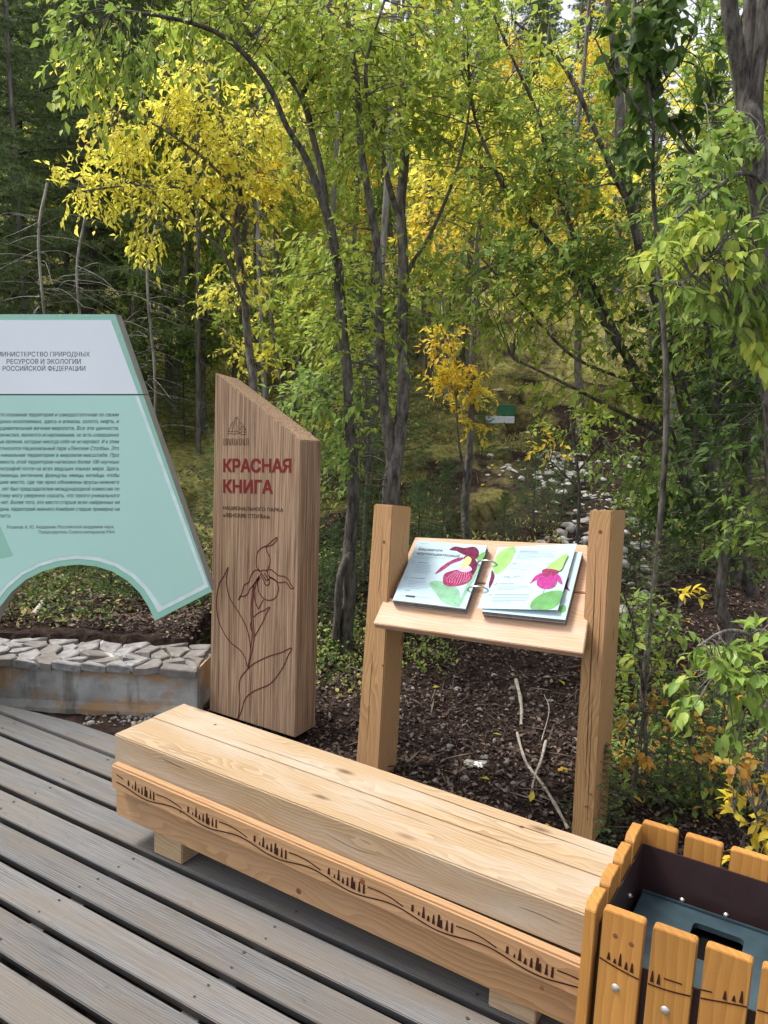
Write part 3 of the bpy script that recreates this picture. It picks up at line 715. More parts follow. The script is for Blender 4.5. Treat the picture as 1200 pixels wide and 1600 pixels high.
for (a, b, y) in ((795, 900, 116), (672, 765, 309), (648, 850, 373)): pr.line([hR(a, y), hR(b, y)], .0022, nR, .0007)
for (x, y) in ((175, 180), (130, 274)): pr.line([hL(x+8*math.cos(t), y+8*math.sin(t)) for t in np.linspace(0, 6.28, 14)], .0008, SP.n, .0007)
for (x, y, r_) in ((770, 118, 8), (625, 374, 8), (765, 205, 28), (765, 192, 8)): pr.line([hR(x+r_*math.cos(t), y+.6*r_*math.sin(t)) for t in np.linspace(0, 6.28, 18)], .0008, nR, .0007)
pr.line([hR(645, 310), hR(652, 316), hR(664, 302)], .002, nR, .0007)
stroke(pr, [(700, 275), (712, 262), (716, 272), (730, 262), (728, 276), (744, 270)], .0014, hR, 4, nR); stroke(pr, [(758, 274), (768, 262), (775, 272), (788, 262), (800, 270)], .0014, hR, 4, nR)
tag(pr.build('printed_text', M['greyprint'], book), kind='stuff')
pr = Print(); pr.add([hL(130, 374)+SP.n*.0008, hL(184, 379)+SP.n*.0008, hL(180, 390)+SP.n*.0008, hL(126, 385)+SP.n*.0008], [(0, 1, 2, 3)]); pr.build('printed_mark', M['darkprint'], book)
def tube(name, pts, rads, mat, parent, n=8, smooth=True, kind=None):
    V, F = tube_arr(pts, rads, n); return bulk(name, V, F, mat, parent, origin=pts[0], smooth=smooth, kind=kind)
def tube_arr(pts, rads, n=6):
    P = np.array(pts, float); m = len(P); rads = np.broadcast_to(np.array(rads, float), (m,))
    T = np.gradient(P, axis=0); T /= np.linalg.norm(T, axis=1)[:, None]+1e-9
    ref = np.array([.3, .2, .93]) if abs(T[0][2]) < .8 else np.array([1, .1, 0.])
    V = []
    for i in range(m):
        a = np.cross(T[i], ref); a /= np.linalg.norm(a)+1e-9; b = np.cross(T[i], a)
        t = np.arange(n)*2*math.pi/n
        V.append(P[i]+rads[i]*(np.cos(t)[:, None]*a+np.sin(t)[:, None]*b))
    V = np.concatenate(V); i = np.arange(n); j = (i+1) % n
    F = np.concatenate([np.stack([k*n+i, k*n+j, (k+1)*n+j, (k+1)*n+i], 1) for k in range(m-1)])
    return V, F
for (xa, ya, xb, yb, hgt) in ((545, 190, 663, 196, 0), (488, 344, 612, 346, 0)):
    a, b = hL(xa, ya)-SP.n*.004, hR(xb, yb)-SP.n*.006; c = (a+b)/2
    pts = [c+(a-c)*math.cos(t)+SP.n*(.030*math.sin(t)) for t in np.linspace(-.5, math.pi+.5, 22)]
    tube('ring', pts, .0034, M['chrome'], book, 8)

# ------------------------------------------------------------------ litter bin
bin_ = empty('litter_bin', (-.15, 1.65, 0), 'orange stained slatted litter bin with brown steel lining beside the bench end', 'litter bin')
YF, YB, XB = 1.465, 1.835, -.372
c6 = lambda x, y: (880+x/3.75, 1270+y/3.75)
slope_f = .0
fb = [((235, 568), (480, 643)), ((525, 678), (792, 757)), ((845, 788), (1118, 868)), ((1188, 898), (1470, 978)), ((1530, 1000), (1810, 1080))]
fx = []
for a, b in fb:
    A_, B_ = on_y(*c6(*a), YF), on_y(*c6(*b), YF); A_[2] = B_[2] = (A_[2]+B_[2])/2; fx.append((A_[0], B_[0], A_[2]))
print('bin front', [(round(a, 3), round(b, 3), round(c, 3)) for a, b, c in fx])
ZT = fx[0][2]
wB = fx[0][1]-fx[0][0]; pit = fx[1][0]-fx[0][0]
XF0 = fx[0][0]
fronts = [(XF0+pit*i, XF0+pit*i+wB) for i in range(4)]
XRb = fronts[-1][1]+.004
for i, (a, b) in enumerate(fronts):
    P = []
    cz = .006
    prof = [(a, .02), (b, .02), (b, ZT-.004), (b-.004, ZT), (a+.004, ZT), (a, ZT-.004)]
    extrude_poly('slat', [(x, YF, z) for x, z in prof], (0, .022, 0), M['binwood'], bin_, .0014)
    disc('bolt', ((a+b)/2-.003, YF, ZT-.155-.004*i), (0, -1, 0), .0085, M['bolt'], bin_, h=.002, dome=.003)
yb0 = YF+.026
bxs = [on_y(*c6(*q), YB) for q in ((458, 95), (668, 145), (712, 160), (935, 215), (975, 228), (1200, 280))]
print('bin back', [b.round(3) for b in bxs])
ZBk = bxs[0][2]
bw = bxs[1][0]-bxs[0][0]; bp_ = bxs[2][0]-bxs[0][0]
x = bxs[0][0]
while x+bw < XRb+.05:
    prof = [(x, .02), (x+bw, .02), (x+bw, ZT-.004), (x+bw-.004, ZT), (x+.004, ZT), (x, ZT-.004)]
    extrude_poly('slat', [(u, YB+.022, z) for u, z in prof], (0, -.022, 0), M['binwood'], bin_, .0014); x += bp_
nside = 4; span = (YB+.022-.0)-(YF+.0); sp = span/nside
for side, X0 in (('l', XF0-.034), ('r', XRb+.012)):
    for i in range(nside):
        a = YF-.006+i*sp; b = a+sp*.80
        prof = [(a, .02), (b, .02), (b, ZT-.010), (b-.010, ZT+.002), (a+.010, ZT+.002), (a, ZT-.010)]
        extrude_poly('slat', [(X0, u, z) for u, z in prof], (.022, 0, 0), M['binwood'], bin_, .0014)
zl = on_y(*c6(430, 195), YB-.024)[2]
x0, x1, y0, y1 = XF0-.010, XRb+.010, YF+.024, YB-.003
zl = min(zl, ZT-.03)
print('liner top', zl, 'bin', x0, x1, y0, y1)
for nm, a in (('lining_sheet', (x0, x1, y1-.003, y1, .04, zl)), ('lining_sheet', (x0, x0+.003, y0+.0035, y1-.0035, .04, zl)), ('lining_sheet', (x1-.003, x1, y0+.0035, y1-.0035, .04, zl)), ('lining_sheet', (x0, x1, y0, y0+.003, .04, zl-.06)), ('base_plate', (x0+.0035, x1-.0035, y0+.0035, y1-.0035, .04, .045))):
    box(nm, *a, M['brownmetal'], bin_, 0)
for i in range(3): disc('bolt', (x0+.10+pit*i, y1-.003, zl-.105), (0, -1, 0), .006, M['bolt'], bin_, h=.004, dome=.004)
disc('bolt', (x0+.003, y0+.24, zl-.075), (1, 0, 0), .006, M['bolt'], bin_, h=.004, dome=.004)
# inner box lid with rounded opening
zlid = on_y(*c6(470, 455), y1-.05)[2]; zlid = zl-.105
lx0 = on_z(*c6(470, 455), zlid)[0]; ly1 = on_z(*c6(470, 455), zlid)[1]; ly0 = y0+.012; lx1 = x1-.03
print('lid', lx0, lx1, ly0, ly1, zlid)
ha = on_z(*c6(765, 640), zlid); hb = on_z(*c6(1065, 740), zlid); hc = on_z(*c6(762, 745), zlid)
hx0, hx1, hy1 = ha[0], hb[0], (ha[1]+hb[1])/2; hy0 = hy1-.12
print('hole', hx0, hx1, hy0, hy1)
def rrect(x0, x1, y0, y1, r, n=5):
    out = []
    for cx, cy, a0 in ((x1-r, y1-r, 0), (x0+r, y1-r, 90), (x0+r, y0+r, 180), (x1-r, y0+r, 270)):
        for t in np.linspace(a0, a0+90, n): out.append((cx+r*math.cos(R(t)), cy+r*math.sin(R(t))))
    return out
inn = rrect(hx0, hx1, hy0, hy1, .012); out_ = []
for (cx, cy) in inn:
    dx, dy = cx-(hx0+hx1)/2, cy-(hy0+hy1)/2
    tx = ((lx1 if dx > 0 else lx0)-(hx0+hx1)/2)/dx if abs(dx) > 1e-6 else 1e9
    ty = ((ly1 if dy > 0 else ly0)-(hy0+hy1)/2)/dy if abs(dy) > 1e-6 else 1e9
    k = min(tx, ty); out_.append(((hx0+hx1)/2+dx*k, (hy0+hy1)/2+dy*k))
for c in ((lx0, ly0), (lx0, ly1), (lx1, ly0), (lx1, ly1)):
    j = min(range(len(out_)), key=lambda i: (out_[i][0]-c[0])**2+(out_[i][1]-c[1])**2); out_[j] = c
n = len(inn); V = [(a, b, zlid) for a, b in inn]+[(a, b, zlid) for a, b in out_]+[(a, b, zlid-.03) for a, b in out_]+[(a, b, zlid-.012) for a, b in inn]
F = [(i, (i+1) % n, n+(i+1) % n, n+i) for i in range(n)]+[(n+i, n+(i+1) % n, 2*n+(i+1) % n, 2*n+i) for i in range(n)]+[(i, 3*n+i, 3*n+(i+1) % n, (i+1) % n) for i in range(n)]
mk('lid', V, F, M['lid'], bin_)
box('lid_flange', lx0-.001, lx1, ly1-.0085, ly1-.004, zlid+.0005, zlid+.007, M['lid'], bin_, .001)
box('inner_box', lx0+.004, lx1-.004, ly0+.004, ly1-.012, .05, zlid-.032, M['black'], bin_, 0)  # solid near-black block; the hollow's shade is put into its colour
# carved motif over the front slats
mo = Print()
def fp(x, z): return np.array((x, YF, z))
zc = lambda x: ZT-.100-.018*np.sin((x-XF0)*14.0+.2)-(x-XF0)*.0
for a, b in fronts:
    xs = np.linspace(a+.001, b-.001, 8); mo.line([fp(x, zc(x)) for x in xs], .0032, (0, -1, 0))
for j, dx in enumerate((.015, .027, .037, .049, .060, .084, .098, .110, .225, .240, .252)):
    x = XF0+dx
    if any(a < x < b-.006 for a, b in fronts):
        h = (.016, .010, .027, .016, .020, .022, .024, .022, .018, .012, .024)[j]; z0 = zc(x)+.006
        mo.add([fp(x, z0)+[0, -.0008, 0], fp(x+.007, z0)+[0, -.0008, 0], fp(x+.0045, z0+h)+[0, -.0008, 0], fp(x+.0022, z0+h)+[0, -.0008, 0]], [(0, 1, 2, 3)])
for (d0, d1, zz) in ((.122, .155, .016), (.172, .207, .012)):
    mo.line([fp(XF0+d0, zc(XF0+d0)+zz+.006), fp(XF0+d1, zc(XF0+d1)+zz+.004)], .003, (0, -1, 0))
mo.build('carved_motif', M['burn'], bin_)
for x, z, r in ((XF0+.027, ZT-.047, .005), (XF0+.058, ZT-.052, .005)): disc('knot', (x, YF, z), (0, -1, 0), r, M['knot'], bin_, h=.0008)

# ------------------------------------------------------------------ big mint information panel
DP = 3.72
panel = empty('information_panel', at(-150, 1100, DP), 'large mint green panel with arched cut-out and Russian text at the left', 'information panel')
pp = lambda x, y, off=0.0: at(x, y, DP)
PN = -FH
PP = Plane(at(0, 500, DP), at(200, 500, DP), at(0, 900, DP)); PN = PP.n
pc = lambda x, y, off=0.0: PP.hit(x, y, off)
MX = -190.0
def arch(r0, cx=108, cy=1022, a0=8, a1=172, n=28): return [(cx+r0*math.cos(R(t)), cy-r0*math.sin(R(t))) for t in np.linspace(a0, a1, n)]
# outline in survey pixels: right half then mirrored
def panel_outline(inset=0):
    i = inset
    half = [(180-i*.7, 491+i), (331-i*1.15, 924-i*.25), (242+i*.35, 970-i*1.35)]
    return half
ar = [(242, 970), (232, 948), (218, 926), (200, 908), (176, 893), (150, 885), (122, 882), (94, 885), (66, 893), (40, 906), (18, 925), (0, 948), (-12, 975), (-20, 1010), (-24, 1060), (-26, 1112)]
right = [(180, 491), (331, 924)]+ar
left = [(2*MX-x, y) for x, y in right][::-1]
outl = right+left
def panel_piece(name, pts, off, mat, thick): return extrude_poly(name, [pc(x, y, off) for x, y in pts], -PN*thick, mat, panel)
# faces need triangulation for concave shape: use bmesh triangulate via mathutils
from mathutils.geometry import tessellate_polygon
def concave(name, pts, off, mat, thick, parent=panel, conv=pc, nrm=None, side_mat=None):
    nrm = PN if nrm is None else nrm
    top = [conv(x, y, off) for x, y in pts]; bot = [p-nrm*thick for p in top]; n = len(pts)
    tri = tessellate_polygon([[Vector((x, y, 0)) for x, y in pts]])
    F = [tuple(t) for t in tri]+[tuple(i+n for i in t[::-1]) for t in tri]+[(i, i+n, (i+1) % n+n, (i+1) % n) for i in range(n)]
    o = mk(name, top+bot, F, mat, parent)
    if side_mat:
        o.data.materials.append(side_mat)
        for k, p in enumerate(o.data.polygons):
            if k >= len(tri): p.material_index = 1
    return o
SEAM = 616.5
xr_seam = 180+(331-180)*(SEAM-491)/(924-491)
up = [(180, 491), (xr_seam, SEAM-.6), (2*MX-xr_seam, SEAM-.6), (2*MX-180, 491)]
dn = [(xr_seam, SEAM+.6), (331, 924)]+ar; dn = dn+[(2*MX-x, y) for x, y in dn][::-1]
concave('upper_box', up, 0, M['mintedge'], .085, side_mat=M['greyalu'])
concave('lower_box', dn, 0, M['mintedge'], .085, side_mat=M['greyalu'])
# printed faces
upin = [(173, 500), (xr_seam-8, SEAM-1), (2*MX-(xr_seam-8), SEAM-1), (2*MX-173, 500)]
concave('white_field', upin, .0016, M['palewhite'], .0012)
def arin(k):
    C = np.array(ar); T = np.gradient(C, axis=0); Nn = np.stack([T[:, 1], -T[:, 0]], 1); Nn /= np.linalg.norm(Nn, axis=1)[:, None]
    return C+Nn*-k if (C+Nn*k)[6][1] > C[6][1] else C+Nn*k
a1 = arin(9.0); a1 = [tuple(p) for p in a1]; a2 = [tuple(p) for p in arin(15.0)]
dl = [(xr_seam-7.5, SEAM+2), (326, 917), (247, 957)]+[p for p in a1 if p[0] < 240 and not (p[0] > 225 and p[1] > 955)]
dl2 = dl+[(2*MX-x, y) for x, y in dl][::-1]
concave('border_line', dl2, .0016, M['paleline'], .0012)
df = [(xr_seam-13.5, SEAM+2), (318, 912.5), (252, 947)]+[p for p in a2 if p[0] < 237]
df2 = df+[(2*MX-x, y) for x, y in df][::-1]
concave('mint_field', df2, .0032, M['mint'], .0014)
concave('printed_shape', [(-150, 800), (0, 822), (12, 850), (20, 868), (5, 872), (-60, 880), (-150, 885)], .0042, M['mintedge'], .0008)
pr = Print()
hd = lambda x, y: pc(x/3.2, 480+y/3.2, .0016)
for s, x0, x1, yb in (('МИНИСТЕРСТВО ПРИРОДНЫХ', -16, 450, 246), ('РЕСУРСОВ И ЭКОЛОГИИ', 32, 405, 282), ('РОССИЙСКОЙ ФЕДЕРАЦИИ', 12, 428, 317)):
    text_on(pr, s, hd(x0, yb), hd(x1, yb), hd(x0, yb-23), PN, .0, .0006, serif=True)
# serifs
for x0, x1, yb, n_ in ((-16, 450, 246, 22), (32, 405, 282, 19), (12, 428, 317, 20)):
    for i in range(n_*2):
        xx = x0+(x1-x0)*(i+.5)/(n_*2)
pr.build('heading_lettering', M['darkprint'], panel)
lines = ["это огромная территория и самодостаточная по своим", "дных ископаемых, здесь и алмазы, золото, нефть, и", "удивительная вечная мерзлота. Все эти ценности,", "речислил, являются исчерпаемыми, но есть совершенно", "ые явления, которые никогда себя не исчерпают. И к этим", "относится Национальный парк «Ленские Столбы». Это", "никальная территория в мировом масштабе. Про", "имость этой территории написано более 100 научных", "нографий почти на всех ведущих языках мира. Здесь", "риканцы, англичане, французы, немцы, китайцы, чтобы", "шее место, где так ярко обнажены ярусы нижнего", "лет был председателем международной комиссии по", "тому могу уверенно сказать, что такого уникального", "нет. Более того, это место старше всех найденных на", "день территорий нижнего Кембрия старше примерно на", "лет!»"]
bd = lambda x, y: pc(x/3.2, 480+y/3.2, .0032)
pr = Print()
for i, s in enumerate(lines):
    yb = 546+i*33.7; x1 = 592+.3*i; x0 = (-12, -2, -4, -4, -6, -6, 4, -6, -3, -4, -4, 8, -3, 4, -4, -6)[i]
    if i == 15: x1 = 52
    text_on(pr, s, bd(x0, yb), bd(x1, yb), bd(x0, yb-19), PN, .004, .0006, .22)
text_on(pr, 'Розанов А. Ю. Академик Российской академии наук,', bd(35, 1107), bd(572, 1105), bd(35, 1091), PN, .0, .0006)
text_on(pr, 'Председатель Совета ветеранов РАН', bd(194, 1131), bd(572, 1131), bd(194, 1116), PN, .0, .0006)
pr.build('body_lettering', M['darkprint'], panel)
pr = Print(); pr.line([pc(-400, SEAM, .001), pc(xr_seam, SEAM, .001)], .004, PN, .0008); pr.build('seam', M['darkprint'], panel)
for (x, y) in ((187, 522), (200, 555), (211, 583), (220, 611), (227, 627), (240, 665), (262, 727), (285, 790), (308, 855), (35, 493), (95, 493), (135, 493)):
    disc('rivet', pc(x, y, .0), PN, .0028, M['bolt'], panel, 8, .001, .001)

# ------------------------------------------------------------------ stone-topped concrete wall
WD = 3.98
def wp(px, D, z): # point at lateral pixel column px
    s = (px-600)/FPX*D; return RH*s+FH*D+np.array([0, 0, z])
def concrete():
    m, nt, b = new_mat('stained_concrete'); L = nt.links; tc = N(nt, 'ShaderNodeTexCoord')
    def no(sc, mp=None, d=6.):
        n = N(nt, 'ShaderNodeTexNoise', Scale=float(sc), Detail=d, Roughness=.62)
        if mp:
            q = N(nt, 'ShaderNodeMapping'); q.inputs['Scale'].default_value = mp; q.inputs['Location'].default_value = (sc, sc*.3, 1); L.new(tc.outputs['Object'], q.inputs[0]); L.new(q.outputs[0], n.inputs['Vector'])
        else: L.new(tc.outputs['Object'], n.inputs['Vector'])
        return n
    a, c, d, e = no(7), no(4, (1, 1, 1.8)), no(6, (1, 1, .22)), no(90)
    r1 = ramp(nt, [(.3, (.25, .245, .24)), (.55, (.40, .40, .39)), (.75, (.50, .46, .40))]); L.new(a.outputs[0], r1.inputs[0])
    r2 = ramp(nt, [(.49, (0, 0, 0)), (.60, (.85,)*3)]); L.new(c.outputs[0], r2.inputs[0])
    m1 = N(nt, 'ShaderNodeMix', data_type='RGBA'); L.new(r2.outputs[0], m1.inputs[0]); L.new(r1.outputs[0], m1.inputs[6]); m1.inputs[7].default_value = (.40, .235, .10, 1)
    r3 = ramp(nt, [(.56, (0, 0, 0)), (.68, (.8,)*3)]); L.new(d.outputs[0], r3.inputs[0])
    m2 = N(nt, 'ShaderNodeMix', data_type='RGBA'); L.new(r3.outputs[0], m2.inputs[0]); L.new(m1.outputs[2], m2.inputs[6]); m2.inputs[7].default_value = (.12, .11, .09, 1)
    L.new(m2.outputs[2], b.inputs['Base Color']); b.inputs['Roughness'].default_value = .85
    bp = N(nt, 'ShaderNodeBump', Strength=.5, Distance=.01); L.new(a.outputs[0], bp.inputs['Height']); bq = N(nt, 'ShaderNodeBump', Strength=.35, Distance=.004); L.new(e.outputs[0], bq.inputs['Height']); L.new(bp.outputs[0], bq.inputs['Normal']); L.new(bq.outputs[0], b.inputs['Normal'])
    return m
M['concrete'] = concrete()
wall = empty('retaining_wall', wp(100, WD, -.3), 'low concrete retaining wall topped with grey flat stones, stained rusty, behind the deck', 'wall')
ZW = .115
# face as a gently uneven grid block
nxw, nzw = 90, 14
pxs = np.linspace(-700, 307, nxw); zs = np.linspace(-.32, ZW, nzw)
V = []; 
for zz in zs:
    for px in pxs:
        p = wp(px, WD, zz); off = .012*fbm(np.array(px*.02), np.array(zz*12+5), 3)+(.02 if zz < -.09 else 0)
        V.append(p-FH*(off))
F = [(r_*nxw+i, r_*nxw+i+1, (r_+1)*nxw+i+1, (r_+1)*nxw+i) for r_ in range(nzw-1) for i in range(nxw-1)]
n0 = len(V)
V += [wp(307, WD, -.32)+FH*.33+RH*.03, wp(307, WD, ZW)+FH*.33+RH*.03, wp(-700, WD, ZW)+FH*.33]
top_r = (nzw-1)*nxw+nxw-1; top_l = (nzw-1)*nxw
F += [tuple([r_*nxw+nxw-1 for r_ in range(nzw)])[::-1]+(n0, n0+1)][:1] if False else [(nxw-1, n0, n0+1, top_r)]
F += [tuple(range(top_l, top_r+1))+(n0+1, n0+2)]
mk('concrete_face', [tuple(v) for v in V], F, M['concrete'], wall, smooth=False, frame=YAW)
M['slab'] = plain('grey_flat_stone', (.235, .228, .228), .8, .3, var=.5, nscale=17, bump=1.0)
M['slab2'] = plain('brownish_flat_stone', (.185, .17, .16), .85, .2, var=.35, nscale=13, bump=.9)
def rock_mesh(name, seed, mat, flat=.5, sub=2):
    rg = np.random.default_rng(seed); bm = bmesh.new()
    pts = rg.normal(size=(14, 3)); pts /= np.linalg.norm(pts, axis=1)[:, None]; pts *= rg.uniform(.75, 1.1, (14, 1)); pts[:, 2] *= flat
    for p in pts: bm.verts.new(p)
    g = bmesh.ops.convex_hull(bm, input=bm.verts[:]); bmesh.ops.delete(bm, geom=[e for e in g['geom_interior'] if isinstance(e, bmesh.types.BMVert)], context='VERTS')
    bmesh.ops.bevel(bm, geom=bm.edges[:], offset=.06, segments=1, affect='EDGES', clamp_overlap=True)
    me = bpy.data.meshes.new(name); bm.to_mesh(me); bm.free(); me.materials.append(mat); return me
# flat stones laid like crazy paving on the cap: irregular cells with open joints
seeds = []
for r_i, dd_ in enumerate(np.arange(-.02, .34, .075)):
    for ss in np.arange(-2.95, -.86, .15): seeds.append((ss+rng.uniform(-.07, .07)+.07*(r_i % 2), dd_+rng.uniform(-.035, .035)))
seeds = np.array(seeds)
def clip(poly, p, q):
    m_ = (p+q)/2; d = q-p; out = []
    for i in range(len(poly)):
        a, b = poly[i], poly[(i+1) % len(poly)]; da, db = (a-m_)@d, (b-m_)@d
        if da <= 0: out.append(a)
        if (da < 0) != (db < 0): out.append(a+(b-a)*(da/(da-db)))
    return out
for i, p in enumerate(seeds):
    poly = [np.array(c) for c in ((-3.1, -.035), (-.925, -.035), (-.915, .31), (-3.1, .31))]
    for q in seeds[np.argsort(((seeds-p)**2).sum(1))[1:16]]:
        poly = clip(poly, p, q)
        if len(poly) < 3: break
    if len(poly) < 3: continue
    c = sum(poly)/len(poly); poly = [c+(v-c)*(1-.0035/max(np.linalg.norm(v-c), .012))*1.0+rng.uniform(-.004, .004, 2) for v in poly]
    if np.ptp([v[0] for v in poly])*np.ptp([v[1] for v in poly]) < .0008: continue
    pl = []
    for j in range(len(poly)):
        a, b = poly[j], poly[(j+1) % len(poly)]; pl += [a, (a+b)/2+rng.uniform(-.006, .006, 2)]
    tilt = rng.uniform(-.2, .2, 2); h = ZW+rng.uniform(.004, .018)+.012*c[1]/.4
    top = [RH*v[0]+FH*(WD+v[1])+np.array([0, 0, h+(v-c)@tilt+rng.uniform(-.003, .003)]) for v in pl]
    tri_c = sum(top)/len(top)+np.array([0, 0, .006]); n = len(top); bot = [t-np.array([0, 0, .034]) for t in top]
    inn_ = [tri_c+(t-tri_c)*.86+np.array([0, 0, .004]) for t in top]
    V = inn_+top+bot; F = [tuple(range(n))]+[(k, n+k, n+(k+1) % n, (k+1) % n) for k in range(n)]+[(n+k, 2*n+k, 2*n+(k+1) % n, n+(k+1) % n) for k in range(n)]
    mk('stone', V, F, M['slab'] if rng.random() < .7 and c[0] < -1.25 else M['slab2'], wall)
# ------------------------------------------------------------------ tree machinery
def leaves_arr(P, Dr, Nn, L, W, fold=.25, detail=False):
    """P base points, Dr direction, Nn normal (unit-ish), L length, W width"""
    n = len(P); Dr = Dr/(np.linalg.norm(Dr, axis=1)[:, None]+1e-9); S = np.cross(Dr, Nn); S /= np.linalg.norm(S, axis=1)[:, None]+1e-9; U = np.cross(S, Dr)
    L = np.broadcast_to(L, (n,))[:, None]; W = np.broadcast_to(W, (n,))[:, None]
    if not detail:
        V = np.stack([P, P+Dr*L*.42+S*W*.5+U*W*fold, P+Dr*L, P+Dr*L*.42-S*W*.5+U*W*fold], 1)
        b = np.arange(n)[:, None]*4
        F = np.concatenate([b+[0, 1, 2], b+[0, 2, 3]], 1).reshape(-1, 3)
    else:
        V = np.stack([P, P+Dr*L*.25+S*W*.42+U*W*fold*.7, P+Dr*L*.6+S*W*.46+U*W*fold*.6-U*L*.03, P+Dr*L-U*L*.14,
                      P+Dr*L*.6-S*W*.46+U*W*fold*.6-U*L*.03, P+Dr*L*.25-S*W*.42+U*W*fold*.7, P+Dr*L*.5-U*L*.0], 1)
        b = np.arange(n)[:, None]*7
        F = np.concatenate([b+[0, 1, 6], b+[1, 2, 6], b+[2, 3, 6], b+[3, 4, 6], b+[4, 5, 6], b+[5, 0, 6]], 1).reshape(-1, 3)
    return V.reshape(-1, 3), F
def rnd_unit(n):
    v = rng.normal(size=(n, 3)); return v/np.linalg.norm(v, axis=1)[:, None]
class Bag:
    def __init__(s): s.V = []; s.F = []; s.n = 0
    def add(s, V, F): s.V.append(V); s.F.append(F+s.n); s.n += len(V)
    def build(s, name, mat, parent, origin, smooth=False, kind=None):
        return bulk(name, np.concatenate(s.V), np.concatenate(s.F), mat, parent, origin, smooth, kind)
def twigs_leaves(starts, dirs, tl, lpt, L, W, droop, leafbag, woodbag=None, detail=False, tw=.0025):
    """each start gets a bent twig carrying lpt leaves"""
    n = len(starts); t = np.linspace(.15, 1.05, lpt)
    tl = np.broadcast_to(tl, (n,))
    bend = rnd_unit(n)*.35+np.array([0, 0, -.25])*droop
    pos = starts[:, None]+dirs[:, None]*(t[None, :, None]*tl[:, None, None])+bend[:, None]*((t**2)[None, :, None]*tl[:, None, None])
    pos = pos.reshape(-1, 3)
    d = np.repeat(dirs, lpt, 0)*.7+rnd_unit(n*lpt)*.8+np.array([0, 0, -.45])*droop
    nn = np.array([0, 0, 1.])+rnd_unit(n*lpt)*.7
    ls = L*rng.uniform(.42, 1.38, n*lpt)
    leafbag.add(*leaves_arr(pos, d, nn, ls, ls*W, detail=detail))
    if woodbag is not None:
        for i in range(n):
            tt = np.array([0, .5, 1.])[:, None]
            p = starts[i]+dirs[i]*tt*tl[i]+bend[i]*tt**2*tl[i]
            woodbag.add(*tube_arr(p, [tw, tw*.7, tw*.35], 3))
DENS = 2.0
def tree(name, label, cat, stems, clouds, leafmat, barkmat, L=.05, W=.5, tl=.22, lpt=9, droop=1.0, group=None, detail=False, feeders=.25, matlist=None, bare=0):
    """stems: lists of (px,py,D,r_px); clouds: (px,py,D,rx,ry,rd,n[,mat])"""
    wood_b = Bag(); pts_all = []
    base = at(*stems[0][0][:3]); 
    gz0 = float(ground_z(base[0], base[1])); base = np.array([base[0], base[1], min(base[2], gz0+.02)])
    root = empty(name, base, label, cat, group)
    for si, st in enumerate(stems):
        P = np.array([at(x, y, D) for x, y, D, r in st]); rr = np.array([r/FPX*D for x, y, D, r in st])
        if si == 0:
            foot = P[0].copy(); foot[2] = min(foot[2], float(ground_z(foot[0], foot[1])))-.05
            if foot[2] < P[0][2]-.1: P = np.vstack([foot, P]); rr = np.concatenate([[rr[0]*1.25], rr])
            else: P[0][2] = foot[2]
        Q = catmull(np.hstack([P, rr[:, None]]), 5)
        q = Q[:, :3]+np.stack([fbm(Q[:, 2]*3+si, Q[:, 0]*0+k*7., 2, k) for k in range(3)], 1)*Q[:, 3:4]*.8
        wood_b.add(*tube_arr(q, np.maximum(Q[:, 3], .002), 8 if rr.max() > .02 else 5)); pts_all.append(q)
    A_ = np.concatenate(pts_all)
    bags = {}
    for cl in clouds:
        px, py, D, rx, ry, rd, n = cl[:7]; n = int(n*DENS); mt = cl[7] if len(cl) > 7 else leafmat
        c = at(px, py, D); k = D/FPX
        o = rnd_unit(n)*(rng.random((n, 1))**.45)
        st = c+o[:, :1]*RH*rx*k+o[:, 1:2]*np.array([0, 0, 1])*ry*k+o[:, 2:]*FH*rd
        # nearest wood point gives the outward direction
        dd = ((st[:, None]-A_[None])**2).sum(-1); j = dd.argmin(1); out = st-A_[j]; out /= np.linalg.norm(out, axis=1)[:, None]+1e-9
        dirs = out*.8+rnd_unit(n)*.7; dirs /= np.linalg.norm(dirs, axis=1)[:, None]
        bg_ = bags.setdefault(mt, Bag())
        twigs_leaves(st, dirs, tl*rng.uniform(.6, 1.3, n), lpt, L, W, droop, bg_, wood_b, detail)
        for i in range(int(n*feeders)):
            a = A_[j[i]]; b = st[i]; m_ = (a+b)/2+rnd_unit(1)[0]*.12*np.linalg.norm(b-a)+np.array([0, 0, .08])*np.linalg.norm(b-a)
            pth = catmull([a, m_, b], 4); w0 = min(.008, .003+.004*np.linalg.norm(b-a))
            wood_b.add(*tube_arr(pth, np.linspace(w0, .002, len(pth)), 4))
    wood_b.build('trunk', M[barkmat], root, base, smooth=True)
    for mt, b in bags.items():
        b.build('crown', M[mt], root, base, kind='stuff')
    return root

